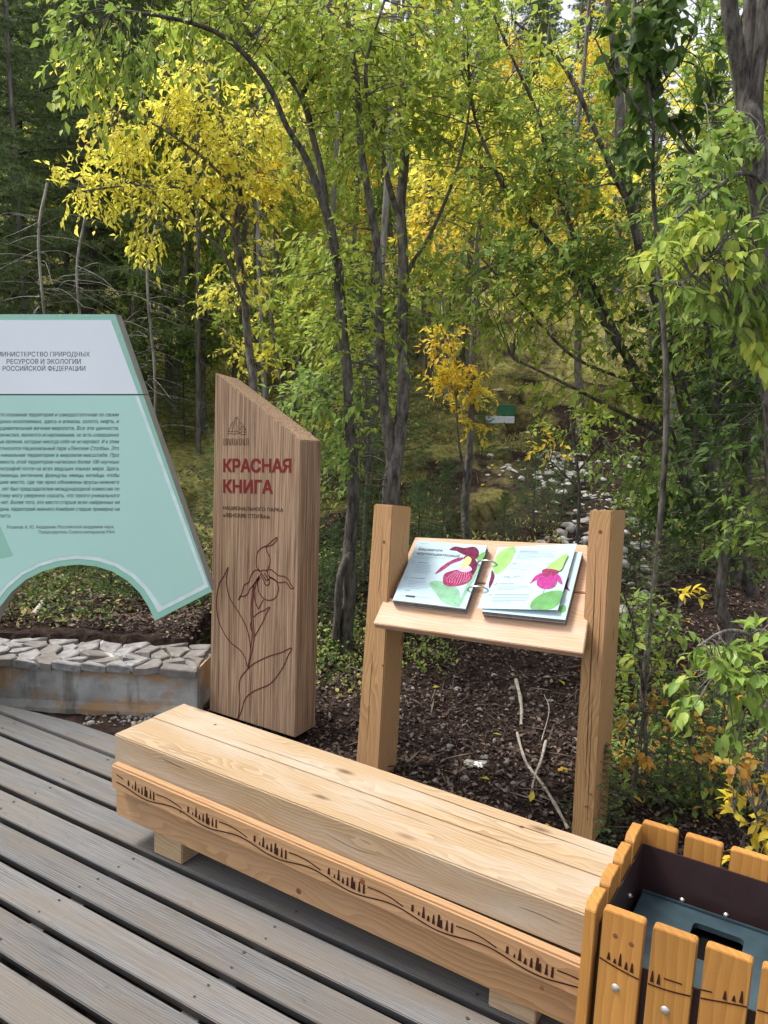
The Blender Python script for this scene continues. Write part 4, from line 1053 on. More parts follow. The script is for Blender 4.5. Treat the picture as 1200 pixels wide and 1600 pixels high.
# spruce in local coordinates
def spruce_meshes(seed, H, Rr, nb, tw_per, needles, nl, nw, mat, barkm, bare=.12, droop=.35, r0=.02):
    rg = np.random.default_rng(seed); wb = Bag(); 
    tz = np.linspace(0, H, 10); tp = np.stack([.01*H*np.sin(tz*3+seed), .01*H*np.cos(tz*2.3), tz], 1)
    wb.add(*tube_arr(tp, np.linspace(r0*H, r0*.12*H, 10), 7))
    NP, ND = [], []
    for i in range(nb):
        h = H*(bare+(1-bare)*((i+rg.random())/nb)**.9); f = 1-(h/H); Lb = Rr*(f**.8*.95+.05)*rg.uniform(.7, 1.15)
        a = i*2.4+rg.uniform(-.4, .4); d = np.array([math.cos(a), math.sin(a), 0])
        t = np.linspace(0, 1, 5)[:, None]; up = .25 if f < .25 else -.05
        P = np.array([0, 0, h])+d*Lb*t+np.array([0, 0, 1.])*(up*Lb*t-droop*Lb*t**1.6+.28*Lb*t**3)
        wb.add(*tube_arr(P, np.linspace(.004*H*max(f, .3)+.001, .001, 5), 3))
        side = np.cross(d, [0, 0, 1])
        m_ = max(3, int(tw_per*(.35+.65*Lb/Rr)))
        tt = np.linspace(.12, 1, m_)
        for sgn in (-1, 1):
            b0 = np.stack([np.interp(tt, t[:, 0], P[:, k]) for k in range(3)], 1)
            tlen = Lb*.42*(1.05-tt)*rg.uniform(.7, 1.2, m_)+.03*Rr
            td = side*sgn*.8+d*.6+np.array([0, 0, -.18])+rg.normal(size=(m_, 3))*.12
            u = rg.random((m_, needles)); pos = b0[:, None]+td[:, None]*(u*tlen[:, None])[..., None]
            nd = td[:, None]*.5+rg.normal(size=(m_, needles, 3))*.75; nd[..., 2] += .1
            NP.append(pos.reshape(-1, 3)); ND.append(nd.reshape(-1, 3))
        u = rg.random((needles*2, 1)); pos = np.stack([np.interp(u[:, 0], t[:, 0], P[:, k]) for k in range(3)], 1); NP.append(pos); ND.append(d+rg.normal(size=(needles*2, 3))*.7)
    P = np.concatenate(NP); D_ = np.concatenate(ND); n = len(P); D_ /= np.linalg.norm(D_, axis=1)[:, None]
    S = np.cross(D_, rg.normal(size=(n, 3))); S /= np.linalg.norm(S, axis=1)[:, None]
    l = nl*rg.uniform(.7, 1.2, (n, 1)); V = np.stack([P-S*nw/2, P+S*nw/2, P+D_*l], 1).reshape(-1, 3); F = np.arange(n*3).reshape(-1, 3)
    return bulk('trunk', np.concatenate(wb.V), np.concatenate(wb.F), M[barkm], smooth=True, mesh_only=True), bulk('crown', V, F, M[mat], mesh_only=True)
def place_pair(name, meshes, x, y, sc, label, cat, group=None, rz=0., z=None, mats=None):
    z = float(ground_z(x, y))-.03*sc if z is None else z
    r_ = empty(name, (x, y, z), label, cat, group, rz); r_.scale = (sc,)*3
    t = link_mesh('trunk', meshes[0], r_); c = link_mesh('crown', meshes[1], r_); c['kind'] = 'stuff'
    return r_
SPR = [spruce_meshes(s, 9, 2.0, 190, 10, 42, .085, .013, 'needle', 'bark_dark', bare=.10, r0=.012) for s in (1, 2, 3)]
YSP = [spruce_meshes(s+10, 1.0, .44, 62, 8, 26, .022, .0028, 'needle2', 'bark_dark', bare=.02, r0=.010, droop=-.05) for s in (1, 2)]
DRY = spruce_meshes(31, 1.5, .42, 46, 7, 15, .018, .0026, 'needle_dry', 'bark_grey', bare=.10, r0=.009, droop=.1)
def pos_sd(px, D):
    s = (px-600)/FPX*D; p = RH*s+FH*D; return p[0], p[1]
# big spruces on the left: (px, D, scale)
big = [(30, 11, 1.15, 'dark spruce with pale trunk at the left edge above the mint panel'), (135, 9.4, 1.0, 'dense dark spruce behind the yellow leaves, second from the left edge'), (-70, 8.5, .9, 'dark spruce half outside the left edge of the view'),
       (215, 11.5, 1.1, 'dark spruce behind the yellow birch, between the panel and the pillar'), (330, 15, 1.0, 'spruce in the shade above the pointed pillar top')]
for i, (px, D, sc, lb) in enumerate(big):
    x, y = pos_sd(px, D); place_pair('spruce_tree', SPR[i % 3], x, y, sc*.92, lb, 'spruce tree', None, rz=i*1.3)
# forest of the hillside: spruces and slender trunks, many, shared group
for i in range(24):
    px = rng.uniform(-350, 1500); D = rng.uniform(17, 46); 
    if 640 < px < 1080 and D < 19: continue
    if 880 < px < 1180: continue
    x, y = pos_sd(px, D); place_pair('spruce_tree', SPR[i % 3], x, y, rng.uniform(.65, 1.15)*(1 if px < 700 else .8), 'distant dark spruce standing in the hillside forest', 'spruce tree', 'distant spruces on the hillside', rz=i*.7)
for i, (px, D, sc) in enumerate(((905, 21, .8), (960, 24, .95), (1130, 21, .8), (870, 26, 1.0))):
    x, y = pos_sd(px, D); place_pair('spruce_tree', SPR[i % 3], x, y, sc, 'distant dark spruce standing in the hillside forest', 'spruce tree', 'distant spruces on the hillside', rz=i*.9)
# generic leafy tree for the slope
def leafy_meshes(seed, H, mat, barkm, n=700, lpt=12, L=.085, spread=1.3, low=.35):
    rg = np.random.default_rng(seed); wb = Bag(); lb = Bag()
    tz = np.linspace(0, H, 12); tp = np.stack([.03*H*np.sin(tz*.9+seed), .03*H*np.cos(tz*.7+seed*2), tz], 1); rr_ = np.linspace(.012*H, .002*H, 12)
    wb.add(*tube_arr(tp, rr_, 7))
    tips = []
    for i in range(26):
        h = H*rg.uniform(low*.7, .97); a = rg.uniform(0, 6.28); c = np.array([np.interp(h, tz, tp[:, k]) for k in range(3)])
        l = spread*rg.uniform(.5, 1.1)*(1.15-h/H); d = np.array([math.cos(a), math.sin(a), rg.uniform(.3, .9)])
        P = catmull([c, c+d*l*.5+rg.normal(size=3)*.08, c+d*l+np.array([0, 0, .15*l])], 4); wb.add(*tube_arr(P, np.linspace(.018, .004, len(P)), 4)); tips.append(P)
    T = np.concatenate(tips); j = rg.integers(0, len(T), n); st = T[j]+rg.normal(size=(n, 3))*.16
    dirs = rg.normal(size=(n, 3)); dirs /= np.linalg.norm(dirs, axis=1)[:, None]
    twigs_leaves(st, dirs, .3, lpt, L, .5, 1, lb)
    return bulk('trunk', np.concatenate(wb.V), np.concatenate(wb.F), M[barkm], smooth=True, mesh_only=True), bulk('crown', np.concatenate(lb.V), np.concatenate(lb.F), M[mat], mesh_only=True)
LF = [leafy_meshes(51, 6, 'l_yellow', 'bark_pale'), leafy_meshes(52, 7, 'l_lime', 'bark_grey'), leafy_meshes(53, 7, 'l_green', 'bark_grey'), leafy_meshes(54, 6, 'l_gold', 'bark_pale', n=500)]
LBL = [('distant birch with bright yellow leaves on the slope', 'yellow birches on the slope'), ('distant lime green leafy tree on the slope', 'lime green trees on the slope'), ('distant mid green leafy tree on the slope', 'green trees on the slope'), ('distant golden leafy tree on the slope', 'golden trees on the slope')]
for i in range(44):
    px = rng.uniform(200, 1450); D = rng.uniform(13, 34)
    if 600 < px < 1080 and D < 17: continue
    if 930 < px < 1130 and i % 3: continue
    k = int(rng.choice([0, 1, 2, 3], p=[.3, .32, .22, .16])); x, y = pos_sd(px, D)
    place_pair('leafy_tree', LF[k], x, y, rng.uniform(.7, 1.2), LBL[k][0], 'tree', LBL[k][1], rz=i)
for i, (px, D, k, sc) in enumerate(((260, 10.5, 1, .75), (330, 9.5, 2, .6), (400, 9, 1, .6), (470, 10, 0, .7), (520, 9.2, 1, .55), (590, 9.8, 2, .6), (640, 13, 0, .8), (300, 12.5, 0, .8), (560, 12, 3, .75), (450, 13, 1, .9), (215, 9, 2, .55), (1090, 8, 2, .7), (1150, 9, 1, .8), (1040, 9.5, 0, .7), (1200, 7.5, 2, .6), (930, 17, 1, 1.0), (895, 19, 3, 1.0), (60, 12, 1, .9), (380, 15, 3, .9))):
    x, y = pos_sd(px, D); place_pair('leafy_tree', LF[k], x, y, sc, LBL[k][0], 'tree', LBL[k][1], rz=i*2.1)
# slender bare-stemmed trunks seen in the middle distance
def pole_mesh(seed, H=9):
    rg = np.random.default_rng(seed); wb = Bag(); tz = np.linspace(0, H, 16); tp = np.stack([.06*np.sin(tz+seed)+.015*tz*rg.uniform(-1, 1), .06*np.cos(tz*.8), tz], 1)
    wb.add(*tube_arr(tp, np.linspace(.085, .03, 16), 8))
    for i in range(34):
        h = rg.uniform(1, H); a = rg.uniform(0, 6.28); l = rg.uniform(.3, 1.0); c = np.array([np.interp(h, tz, tp[:, k]) for k in range(3)]); d = np.array([math.cos(a), math.sin(a), rg.uniform(-.3, .3)])
        P = catmull([c, c+d*l*.5, c+d*l+[0, 0, -.12]], 3); wb.add(*tube_arr(P, np.linspace(.009, .003, len(P)), 3))
    return bulk('trunk', np.concatenate(wb.V), np.concatenate(wb.F), None, smooth=True, mesh_only=True)
PM = []
for s, mt in ((1, 'bark_grey'), (2, 'bark_pale'), (3, 'bark_grey'), (4, 'bark_dark')):
    me = pole_mesh(s); me.materials.append(M[mt]); PM.append((me, mt))
PLB = {'bark_grey': ('slender grey trunk among the hillside trees', 'grey trunks in the hillside forest'), 'bark_pale': ('slender pale trunk among the hillside trees', 'pale trunks in the hillside forest'), 'bark_dark': ('slender dark trunk among the hillside trees', 'dark trunks in the hillside forest')}
poles = [(470, 12, 1), (500, 10.5, 0), (515, 11, 2), (437, 15, 0), (398, 11.5, 0), (372, 14, 1), (322, 13, 0), (345, 17, 3), (300, 12, 0), (285, 16, 2), (560, 14, 0), (535, 16, 1), (655, 17, 0), (700, 19, 1), (690, 14, 3), (455, 18, 2), (42, 8.8, 1), (250, 14, 3), (420, 20, 1), (590, 20, 0), (760, 21, 1), (800, 24, 0), (850, 22, 3), (910, 20, 0), (980, 21, 2), (1050, 18, 0), (1110, 15, 3), (485, 8.6, 2), (452, 9.4, 0), (412, 8.8, 1), (528, 9.6, 0), (578, 8.9, 1), (355, 9.8, 2), (305, 9, 0), (660, 11.5, 2), (672, 13, 1), (720, 12.5, 0), (275, 10, 1), (230, 11, 2), (395, 13, 0), (505, 13.5, 1), (548, 12, 2), (845, 15, 0), (930, 14, 2), (1000, 12, 0), (1075, 11, 2), (150, 11, 2), (95, 9.5, 0)]
for i, (px, D, k) in enumerate(poles):
    x, y = pos_sd(px, D); me, mt = PM[k]; o = link_mesh('slender_trunk', me); o.location = (x, y, float(ground_z(x, y))-.1); o.rotation_euler = (rng.uniform(-.05, .05), rng.uniform(-.05, .05), i*1.1); s_ = rng.uniform(.45, .85)*(1 if D > 10 else .7); o.scale = (s_, s_, rng.uniform(.8, 1.1))
    tag(o, PLB[mt][0], 'tree trunk', PLB[mt][1])

# ---- named trees of the foreground
tree('tree', 'forked grey tree with twin stems rising behind the left reading stand post', 'tree',
     [[(612, 860, 5.2, 17), (608, 760, 5.2, 15), (618, 700, 5.2, 12), (628, 600, 5.2, 10), (629, 480, 5.25, 9), (626, 340, 5.3, 8), (630, 180, 5.4, 7), (636, 60, 5.5, 5), (640, -60, 5.6, 4)],
      [(610, 730, 5.2, 11), (602, 660, 5.2, 9), (597, 580, 5.15, 8), (588, 480, 5.1, 7), (590, 400, 5.1, 6.5), (572, 300, 5.0, 6), (562, 180, 5.0, 5), (545, 60, 4.9, 4), (530, -50, 4.9, 3)],
      [(626, 340, 5.3, 5), (600, 260, 5.1, 4), (570, 120, 4.9, 3), (600, 0, 4.8, 2)], [(629, 440, 5.3, 4), (680, 350, 5.2, 3), (720, 240, 5.1, 2), (740, 120, 5.0, 1.5)]],
     [(560, 60, 5.0, 120, 90, .6, 110, 'l_lime'), (660, 60, 5.3, 110, 90, .6, 95, 'l_lime'), (590, 200, 5.0, 110, 70, .5, 60, 'l_lime'), (700, 170, 5.2, 90, 80, .5, 60, 'l_lime'), (560, 500, 5.1, 75, 70, .4, 55, 'l_lime'), (660, 420, 5.2, 60, 60, .4, 28, 'l_lime'), (540, 400, 5.1, 60, 50, .4, 28, 'l_lime'), (520, 620, 5.0, 70, 60, .35, 36, 'l_green'), (545, 720, 5.0, 40, 60, .3, 14, 'l_green')],
     'l_lime', 'bark_grey', L=.052, W=.55, tl=.17, lpt=8)
tree('tree', 'dark crooked tree right of the pillar whose branch arches to the upper left', 'tree',
     [[(545, 1040, 4.9, 13), (543, 960, 4.9, 11), (548, 860, 4.9, 11), (550, 760, 4.9, 10), (543, 640, 4.9, 8.5), (537, 520, 4.9, 8), (522, 400, 4.9, 7.5), (505, 320, 4.85, 6.5), (478, 250, 4.8, 5), (445, 195, 4.7, 4.2), (420, 135, 4.65, 4.5), (385, 85, 4.6, 4), (340, 50, 4.5, 3.5), (270, 28, 4.4, 3), (180, 15, 4.3, 2)],
      [(505, 320, 4.85, 6), (495, 230, 4.9, 5), (470, 150, 4.9, 5), (410, 80, 4.9, 4), (370, 30, 4.8, 3), (330, -20, 4.8, 2)],
      [(548, 860, 4.9, 6), (530, 900, 4.85, 6), (525, 1000, 4.85, 7)], [(470, 150, 4.9, 4), (500, 90, 5.0, 3), (520, 20, 5.1, 2), (525, -40, 5.1, 2)]],
     [(170, 55, 4.4, 75, 55, .35, 40, 'l_bright'), (150, 100, 4.35, 50, 45, .3, 14, 'l_lime'), (300, 20, 4.5, 70, 35, .4, 30, 'l_lime'), (390, 40, 4.7, 70, 40, .4, 34, 'l_lime'), (470, 60, 4.9, 70, 60, .4, 40, 'l_lime'), (500, 130, 5, 60, 60, .4, 24, 'l_lime'), (500, 420, 4.9, 60, 45, .3, 16, 'l_lime')],
     'l_lime', 'bark_dark', L=.054, W=.5, tl=.17, lpt=8, droop=1.4)
tree('birch_tree', 'small tree with a curtain of bright yellow leaves at the upper left', 'tree',
     [[(395, 640, 6.6, 7), (385, 500, 6.6, 6), (370, 380, 6.5, 6), (368, 250, 6.4, 5), (330, 140, 6.3, 4), (310, 60, 6.2, 3)],
      [(385, 480, 6.5, 3.5), (350, 400, 6.3, 3), (310, 360, 6.2, 2.5), (270, 330, 6.1, 2), (230, 290, 6.0, 1.5)], [(368, 300, 6.4, 3), (320, 250, 6.2, 2.5), (250, 200, 6, 2), (180, 170, 5.9, 1.5)], [(368, 360, 6.4, 2.5), (300, 300, 6.2, 2), (210, 290, 5.9, 1.6), (120, 300, 5.8, 1.2)],
      [(368, 250, 6.4, 3), (400, 170, 6.4, 2.5), (430, 110, 6.4, 2)]],
     [(290, 150, 6.2, 50, 40, .4, 26), (320, 220, 6.2, 60, 50, .4, 34), (300, 280, 6.2, 40, 30, .3, 14), (370, 230, 6.3, 60, 70, .4, 30), (350, 310, 6.3, 60, 40, .4, 18), (255, 175, 6.1, 45, 35, .3, 18), (210, 200, 6.0, 60, 35, .3, 28), (180, 240, 5.9, 40, 60, .25, 16), (150, 120, 5.9, 35, 35, .2, 10), (140, 295, 5.85, 50, 25, .2, 22), (220, 290, 6.0, 55, 35, .3, 22), (270, 310, 6.1, 45, 35, .3, 20), (240, 370, 6.1, 28, 26, .2, 12), (410, 200, 6.4, 50, 40, .4, 22), (420, 290, 6.4, 50, 40, .4, 18), (300, 90, 6.2, 60, 40, .4, 18), (430, 150, 6.4, 50, 50, .4, 22), (390, 280, 6.4, 60, 40, .3, 26, 'l_gold'), (380, 430, 6.5, 30, 60, .3, 10), (350, 450, 6.5, 40, 40, .3, 8)],
     'l_yellow', 'bark_grey', L=.052, W=.48, tl=.15, lpt=9, droop=1.4)
tree('tree', 'thin sapling with golden leaf clusters right of the forked grey tree', 'tree',
     [[(733, 880, 6.6, 8), (728, 780, 6.6, 7), (733, 690, 6.6, 6), (737, 590, 6.6, 5), (742, 500, 6.6, 4.5), (745, 400, 6.7, 4), (752, 280, 6.8, 3), (750, 150, 6.9, 2)],
      [(737, 590, 6.6, 3), (700, 540, 6.5, 2.5), (680, 480, 6.4, 2)], [(728, 760, 6.6, 2.5), (718, 700, 6.5, 2), (712, 620, 6.4, 1.5)]],
     [(710, 595, 6.4, 30, 26, .2, 26, 'l_gold'), (690, 530, 6.4, 28, 26, .2, 12, 'l_gold'), (735, 610, 6.5, 25, 22, .2, 10, 'l_gold'), (740, 660, 6.5, 18, 12, .15, 4, 'l_gold'), (780, 220, 6.9, 70, 80, .4, 80, 'l_yellow'), (710, 260, 6.8, 60, 90, .4, 60, 'l_yellow'), (770, 340, 6.8, 60, 50, .4, 40, 'l_yellow'), (680, 380, 6.7, 50, 50, .4, 24, 'l_gold'), (690, 150, 6.9, 60, 60, .4, 30, 'l_yellow'), (820, 440, 6.9, 60, 40, .4, 20, 'l_yellow')],
     'l_yellow', 'bark_grey', L=.055, W=.5, tl=.15, lpt=9)
# leaning many-stemmed bush on the right
st_r = [[(1140, 990, 4.3, 9), (1128, 940, 4.3, 9), (1135, 860, 4.3, 8), (1138, 780, 4.3, 7), (1122, 690, 4.3, 6), (1112, 590, 4.3, 5), (1100, 470, 4.4, 4), (1080, 380, 4.4, 3)],
        [(1175, 930, 4.8, 12), (1120, 800, 4.8, 12), (1085, 680, 4.8, 11), (1060, 590, 4.8, 10), (1025, 480, 4.8, 9), (985, 330, 4.85, 8), (968, 180, 4.9, 7), (955, 60, 4.9, 5), (945, -40, 4.9, 4)],
        [(1085, 800, 4.9, 8), (1045, 680, 4.9, 8), (1000, 600, 4.9, 7), (940, 500, 4.9, 6), (880, 410, 5.0, 5), (820, 330, 5.0, 4), (780, 280, 5.0, 3), (740, 180, 5.1, 2), (730, 80, 5.1, 2)],
        [(1010, 640, 4.9, 6), (960, 520, 4.9, 5), (900, 380, 5, 4), (860, 270, 5.0, 3.5), (840, 180, 5.0, 3), (800, 90, 5.0, 2), (770, 20, 5, 2)],
        [(985, 330, 4.85, 5), (940, 230, 4.9, 4), (905, 150, 4.9, 4), (870, 90, 5, 3), (800, 30, 5, 2)], [(1060, 590, 4.8, 5), (1045, 420, 4.9, 4), (1020, 300, 4.9, 3), (1040, 180, 5, 2)],
        [(1045, 680, 4.9, 4), (960, 640, 4.8, 3), (880, 600, 4.7, 2.5), (800, 560, 4.7, 2)], [(1000, 600, 4.9, 3), (900, 560, 4.9, 2.5), (820, 480, 4.9, 2), (750, 400, 4.9, 1.5)],
        [(1150, 900, 4.7, 10), (1165, 700, 4.7, 8), (1150, 560, 4.7, 6), (1120, 420, 4.7, 5)]]
tree('tree', 'many-stemmed dark tree leaning left from the right side over the clearing', 'tree', st_r,
     [(800, 120, 5.0, 100, 110, .5, 80, 'l_lime'), (880, 260, 4.95, 100, 90, .5, 90, 'l_green'), (780, 300, 5.0, 80, 70, .5, 45, 'l_lime'), (820, 420, 4.9, 110, 60, .5, 70, 'l_green'), (950, 420, 4.9, 90, 80, .5, 60, 'l_green'), (900, 520, 4.9, 110, 50, .5, 30, 'l_lime'), (770, 480, 4.85, 80, 60, .4, 34, 'l_lime'), (980, 620, 4.8, 70, 60, .4, 26, 'l_lime'), (1040, 540, 4.8, 70, 80, .4, 45, 'l_dark'), (1020, 730, 4.7, 60, 45, .4, 22, 'l_green'), (870, 610, 4.8, 60, 30, .3, 7, 'l_lime'), (900, 330, 5, 80, 60, .3, 22, 'l_gold'), (1080, 780, 4.7, 70, 60, .35, 26, 'l_dark'), (1140, 620, 4.7, 60, 80, .4, 30, 'l_dark'), (1170, 850, 4.6, 50, 60, .4, 26, 'l_green')],
     'l_green', 'bark_dark', L=.052, W=.5, tl=.15, lpt=8)
tree('birch_tree', 'yellow-leaved tree glowing behind the leaning dark stems', 'tree',
     [[(905, 640, 10, 6), (900, 480, 10, 5), (890, 330, 10, 4), (880, 200, 10, 3)], [(900, 480, 10, 4), (960, 380, 10, 3), (1010, 280, 10, 2)]],
     [(880, 380, 10, 90, 70, .6, 70), (960, 300, 10, 90, 60, .6, 60), (1010, 380, 10, 60, 60, .5, 40), (850, 260, 10, 60, 50, .5, 40), (900, 470, 10, 100, 40, .5, 40), (1040, 250, 10, 30, 40, .4, 20)],
     'l_yellow', 'bark_grey', L=.075, W=.5, tl=.22, lpt=9)
tree('tree', 'thick grey forked trunk at the upper right edge', 'tree',
     [[(1222, 1010, 3.9, 18), (1212, 800, 3.9, 17), (1198, 600, 3.9, 17), (1188, 420, 3.9, 17), (1180, 300, 3.9, 18), (1168, 200, 3.9, 17), (1155, 130, 3.9, 13), (1146, 40, 3.9, 12), (1140, -60, 3.9, 11)],
      [(1172, 220, 3.9, 14), (1186, 120, 3.9, 11), (1190, 20, 3.9, 10), (1192, -60, 3.9, 9)], [(1168, 210, 3.92, 10), (1166, 120, 3.95, 10), (1168, 0, 4.0, 9), (1170, -60, 4, 9)],
      [(1160, 330, 3.9, 5), (1120, 290, 3.85, 4), (1080, 240, 3.8, 3), (1040, 180, 3.8, 2), (1000, 120, 3.8, 1.5)], [(1155, 400, 3.9, 5), (1130, 320, 3.8, 4), (1100, 260, 3.75, 2.5), (1060, 230, 3.7, 2)]],
     [(1190, 60, 4.4, 40, 80, .3, 20, 'l_lime'), (1100, 330, 4.2, 90, 80, .4, 50, 'l_green'), (1130, 480, 4.2, 80, 80, .4, 60, 'l_green'), (1160, 640, 4.1, 60, 90, .35, 46, 'l_dark'), (1180, 790, 4.1, 50, 80, .3, 36, 'l_green'), (1060, 250, 4.4, 60, 80, .4, 24, 'l_dark')],
     'l_green', 'bark_dark', L=.055, W=.5, tl=.2, lpt=7)

tree('shrub', 'yellow and lime leafed shrub behind the crooked tree, above the pillar', 'shrub',
     [[(440, 620, 7.5, 4), (430, 540, 7.5, 3), (420, 470, 7.5, 2)], [(440, 600, 7.5, 3), (480, 540, 7.5, 2), (500, 490, 7.5, 1)], [(440, 600, 7.5, 2), (400, 570, 7.4, 2), (370, 550, 7.3, 1)]],
     [(400, 555, 7.4, 50, 30, .3, 18, 'l_yellow'), (440, 500, 7.5, 70, 50, .4, 30, 'l_lime'), (490, 560, 7.5, 50, 50, .4, 26, 'l_lime'), (350, 470, 7.5, 50, 50, .4, 14, 'l_lime'), (500, 650, 7.4, 40, 30, .3, 10, 'l_gold')], 'l_lime', 'bark_grey', L=.06, tl=.15, lpt=8)
tree('shrub', 'lime green bushy growth between the crooked tree and the forked tree', 'shrub',
     [[(575, 720, 6.2, 4), (572, 640, 6.2, 3), (568, 560, 6.2, 2)], [(575, 700, 6.2, 2), (540, 640, 6.2, 1.5)]],
     [(560, 560, 6.2, 50, 50, .3, 26, 'l_lime'), (580, 640, 6.2, 45, 50, .3, 24, 'l_lime'), (520, 690, 6.1, 50, 40, .3, 18, 'l_green')], 'l_lime', 'bark_grey', L=.05, tl=.14, lpt=8)
tree('birch_tree', 'golden birch glowing between the forked tree and the leaning stems', 'tree',
     [[(700, 560, 11, 5), (690, 400, 11, 4), (700, 250, 11, 4), (705, 120, 11, 3)], [(690, 380, 11, 3), (760, 280, 11, 2), (800, 200, 11, 1.5)]],
     [(680, 200, 11, 60, 90, .6, 50), (740, 250, 11, 70, 90, .6, 70), (700, 370, 11, 70, 60, .6, 40), (800, 200, 11, 60, 60, .5, 40), (650, 120, 11, 50, 60, .5, 24), (800, 380, 11, 60, 50, .5, 26), (560, 320, 11, 50, 40, .5, 18)], 'l_yellow', 'bark_pale', L=.085, tl=.24, lpt=9)
tree('birch_tree', 'pale yellow birch glimpsed at the far left behind the dark spruces', 'tree',
     [[(20, 420, 16, 5), (15, 250, 16, 4), (25, 120, 16, 3)]], [(15, 240, 16, 70, 70, .8, 60), (60, 330, 16, 60, 50, .6, 30), (0, 120, 16, 50, 40, .6, 20)], 'l_yellow', 'bark_pale', L=.11, tl=.3, lpt=9)
tree('shrub', 'yellow-green shrub of the clearing under the leaning stems', 'shrub',
     [[(905, 800, 6.2, 3), (900, 720, 6.2, 2.5), (890, 650, 6.2, 2)], [(900, 740, 6.2, 2), (940, 690, 6.1, 1.5)], [(900, 760, 6.2, 2), (860, 720, 6.2, 1)]],
     [(900, 660, 6.2, 50, 30, .3, 16, 'l_lime'), (950, 700, 6.1, 50, 40, .3, 20, 'l_green'), (1000, 780, 6.0, 50, 50, .3, 22, 'l_green'), (860, 700, 6.2, 25, 20, .2, 5, 'l_gold')], 'l_green', 'bark_dark', L=.05, tl=.14, lpt=7)

# ---- near leaves built one by one
def leaf_variants(mat, n=3, W=.5):
    out = []
    for i in range(n):
        V, F = leaves_arr(np.zeros((1, 3)), np.array([[1., 0, 0]]), np.array([[0, 0, 1.]]), 1.0, W*(1+.12*i), fold=.18+.1*i, detail=True)
        V[3] -= [0, 0, .1*i]; out.append(bulk('leaf', V, F, M[mat], mesh_only=True, smooth=True))
    return out
def leafy_bush(name, label, cat, stems, clouds, meshes, L, barkmat, budget=290, per=6, tl=.12, droop=1.0, extra=None):
    base = at(*stems[0][0][:3]); base[2] = min(base[2], float(ground_z(base[0], base[1]))+.01)
    root = empty(name, base, label, cat); wb = Bag(); AA = []
    for si, st in enumerate(stems):
        P = np.array([at(x, y, D) for x, y, D, r in st]); rr = np.array([r/FPX*D for x, y, D, r in st])
        if si == 0: P = np.vstack([[P[0][0], P[0][1], base[2]-.04], P]) if P[0][2] > base[2]+.05 else P; rr = np.concatenate([[rr[0]], rr]) if len(P) > len(rr) else rr
        Q = catmull(np.hstack([P, rr[:, None]]), 5); wb.add(*tube_arr(Q[:, :3], np.maximum(Q[:, 3], .0015), 6)); AA.append(Q[:, :3])
    AA = np.concatenate(AA); tot = sum(c[6] for c in clouds); cnt = 0; rest = {}
    for cl in clouds:
        px, py, D, rx, ry, rd, n = cl[:7]; ms = cl[7] if len(cl) > 7 else meshes
        c = at(px, py, D); k = D/FPX; o = rnd_unit(n)*(rng.random((n, 1))**.5)
        st = c+o[:, :1]*RH*rx*k+o[:, 1:2]*np.array([0, 0, 1])*ry*k+o[:, 2:]*FH*rd
        for i in range(n):
            j = ((AA-st[i])**2).sum(1).argmin(); a = AA[j]; d = st[i]-a; d /= np.linalg.norm(d)+1e-9; d = d+rnd_unit(1)[0]*.5; d /= np.linalg.norm(d)
            P = catmull([a, (a+st[i])/2+[0, 0, .02], st[i], st[i]+d*tl+[0, 0, -.03*droop]], 3); wb.add(*tube_arr(P, np.linspace(.003, .001, len(P)), 4))
            for m_ in range(per):
                t = (m_+.5)/per; p = st[i]+d*tl*t+np.array([0, 0, -.03*droop*t]); ld = d*.6+rnd_unit(1)[0]*.75+np.array([0, 0, -.4*droop]); ld /= np.linalg.norm(ld)
                nn = np.array([0, 0, 1.])+rnd_unit(1)[0]*.5; s_ = np.cross(nn, ld); s_ /= np.linalg.norm(s_); u_ = np.cross(ld, s_); sc = L*rng.uniform(.65, 1.2)
                if cnt < budget:
                    ob = link_mesh('leaf', ms[cnt % len(ms)], root); mt = Matrix(((ld[0], s_[0], u_[0], 0), (ld[1], s_[1], u_[1], 0), (ld[2], s_[2], u_[2], 0), (0, 0, 0, 1)))
                    ob.rotation_euler = mt.to_euler(); ob.location = Vector(p-base); ob.scale = (sc, sc, sc); cnt += 1
                else: rest.setdefault(ms[0].materials[0].name, []).append((p, ld, nn, sc))
    wb.build('stem', M[barkmat], root, base, smooth=True)
    for k_, v in rest.items():
        V, F = leaves_arr(np.array([a[0] for a in v]), np.array([a[1] for a in v]), np.array([a[2] for a in v]), np.array([a[3] for a in v]), np.array([a[3] for a in v])*.5, detail=True)
        bulk('foliage', V, F, bpy.data.materials[k_], root, base, kind='stuff', smooth=True)
    return root
LB = leaf_variants('l_bright', W=.52); LGo = leaf_variants('l_gold', 2, .5); LDk = leaf_variants('l_dark', 3, .6); LO = leaf_variants('l_orange', 2, .6); LLm = leaf_variants('l_lime', 2, .5); LG = leaf_variants('l_green', 3, .5)
leafy_bush('shrub', 'bright green leafy branch hanging at the right edge above the bin', 'shrub',
    [[(1235, 1250, 2.9, 6), (1225, 1100, 2.85, 5), (1190, 1010, 2.8, 4), (1140, 985, 2.75, 3), (1090, 1010, 2.7, 2)], [(1225, 1100, 2.85, 4), (1180, 1050, 2.75, 3), (1120, 1060, 2.7, 2)]],
    [(1130, 1030, 2.7, 62, 42, .12, 20), (1185, 1060, 2.7, 40, 55, .15, 16), (1090, 1080, 2.7, 35, 35, .1, 8), (1190, 985, 2.8, 35, 30, .1, 7), (1150, 1120, 2.7, 30, 30, .1, 4)], LB, .060, 'bark_grey', tl=.07, per=6, droop=1.2)
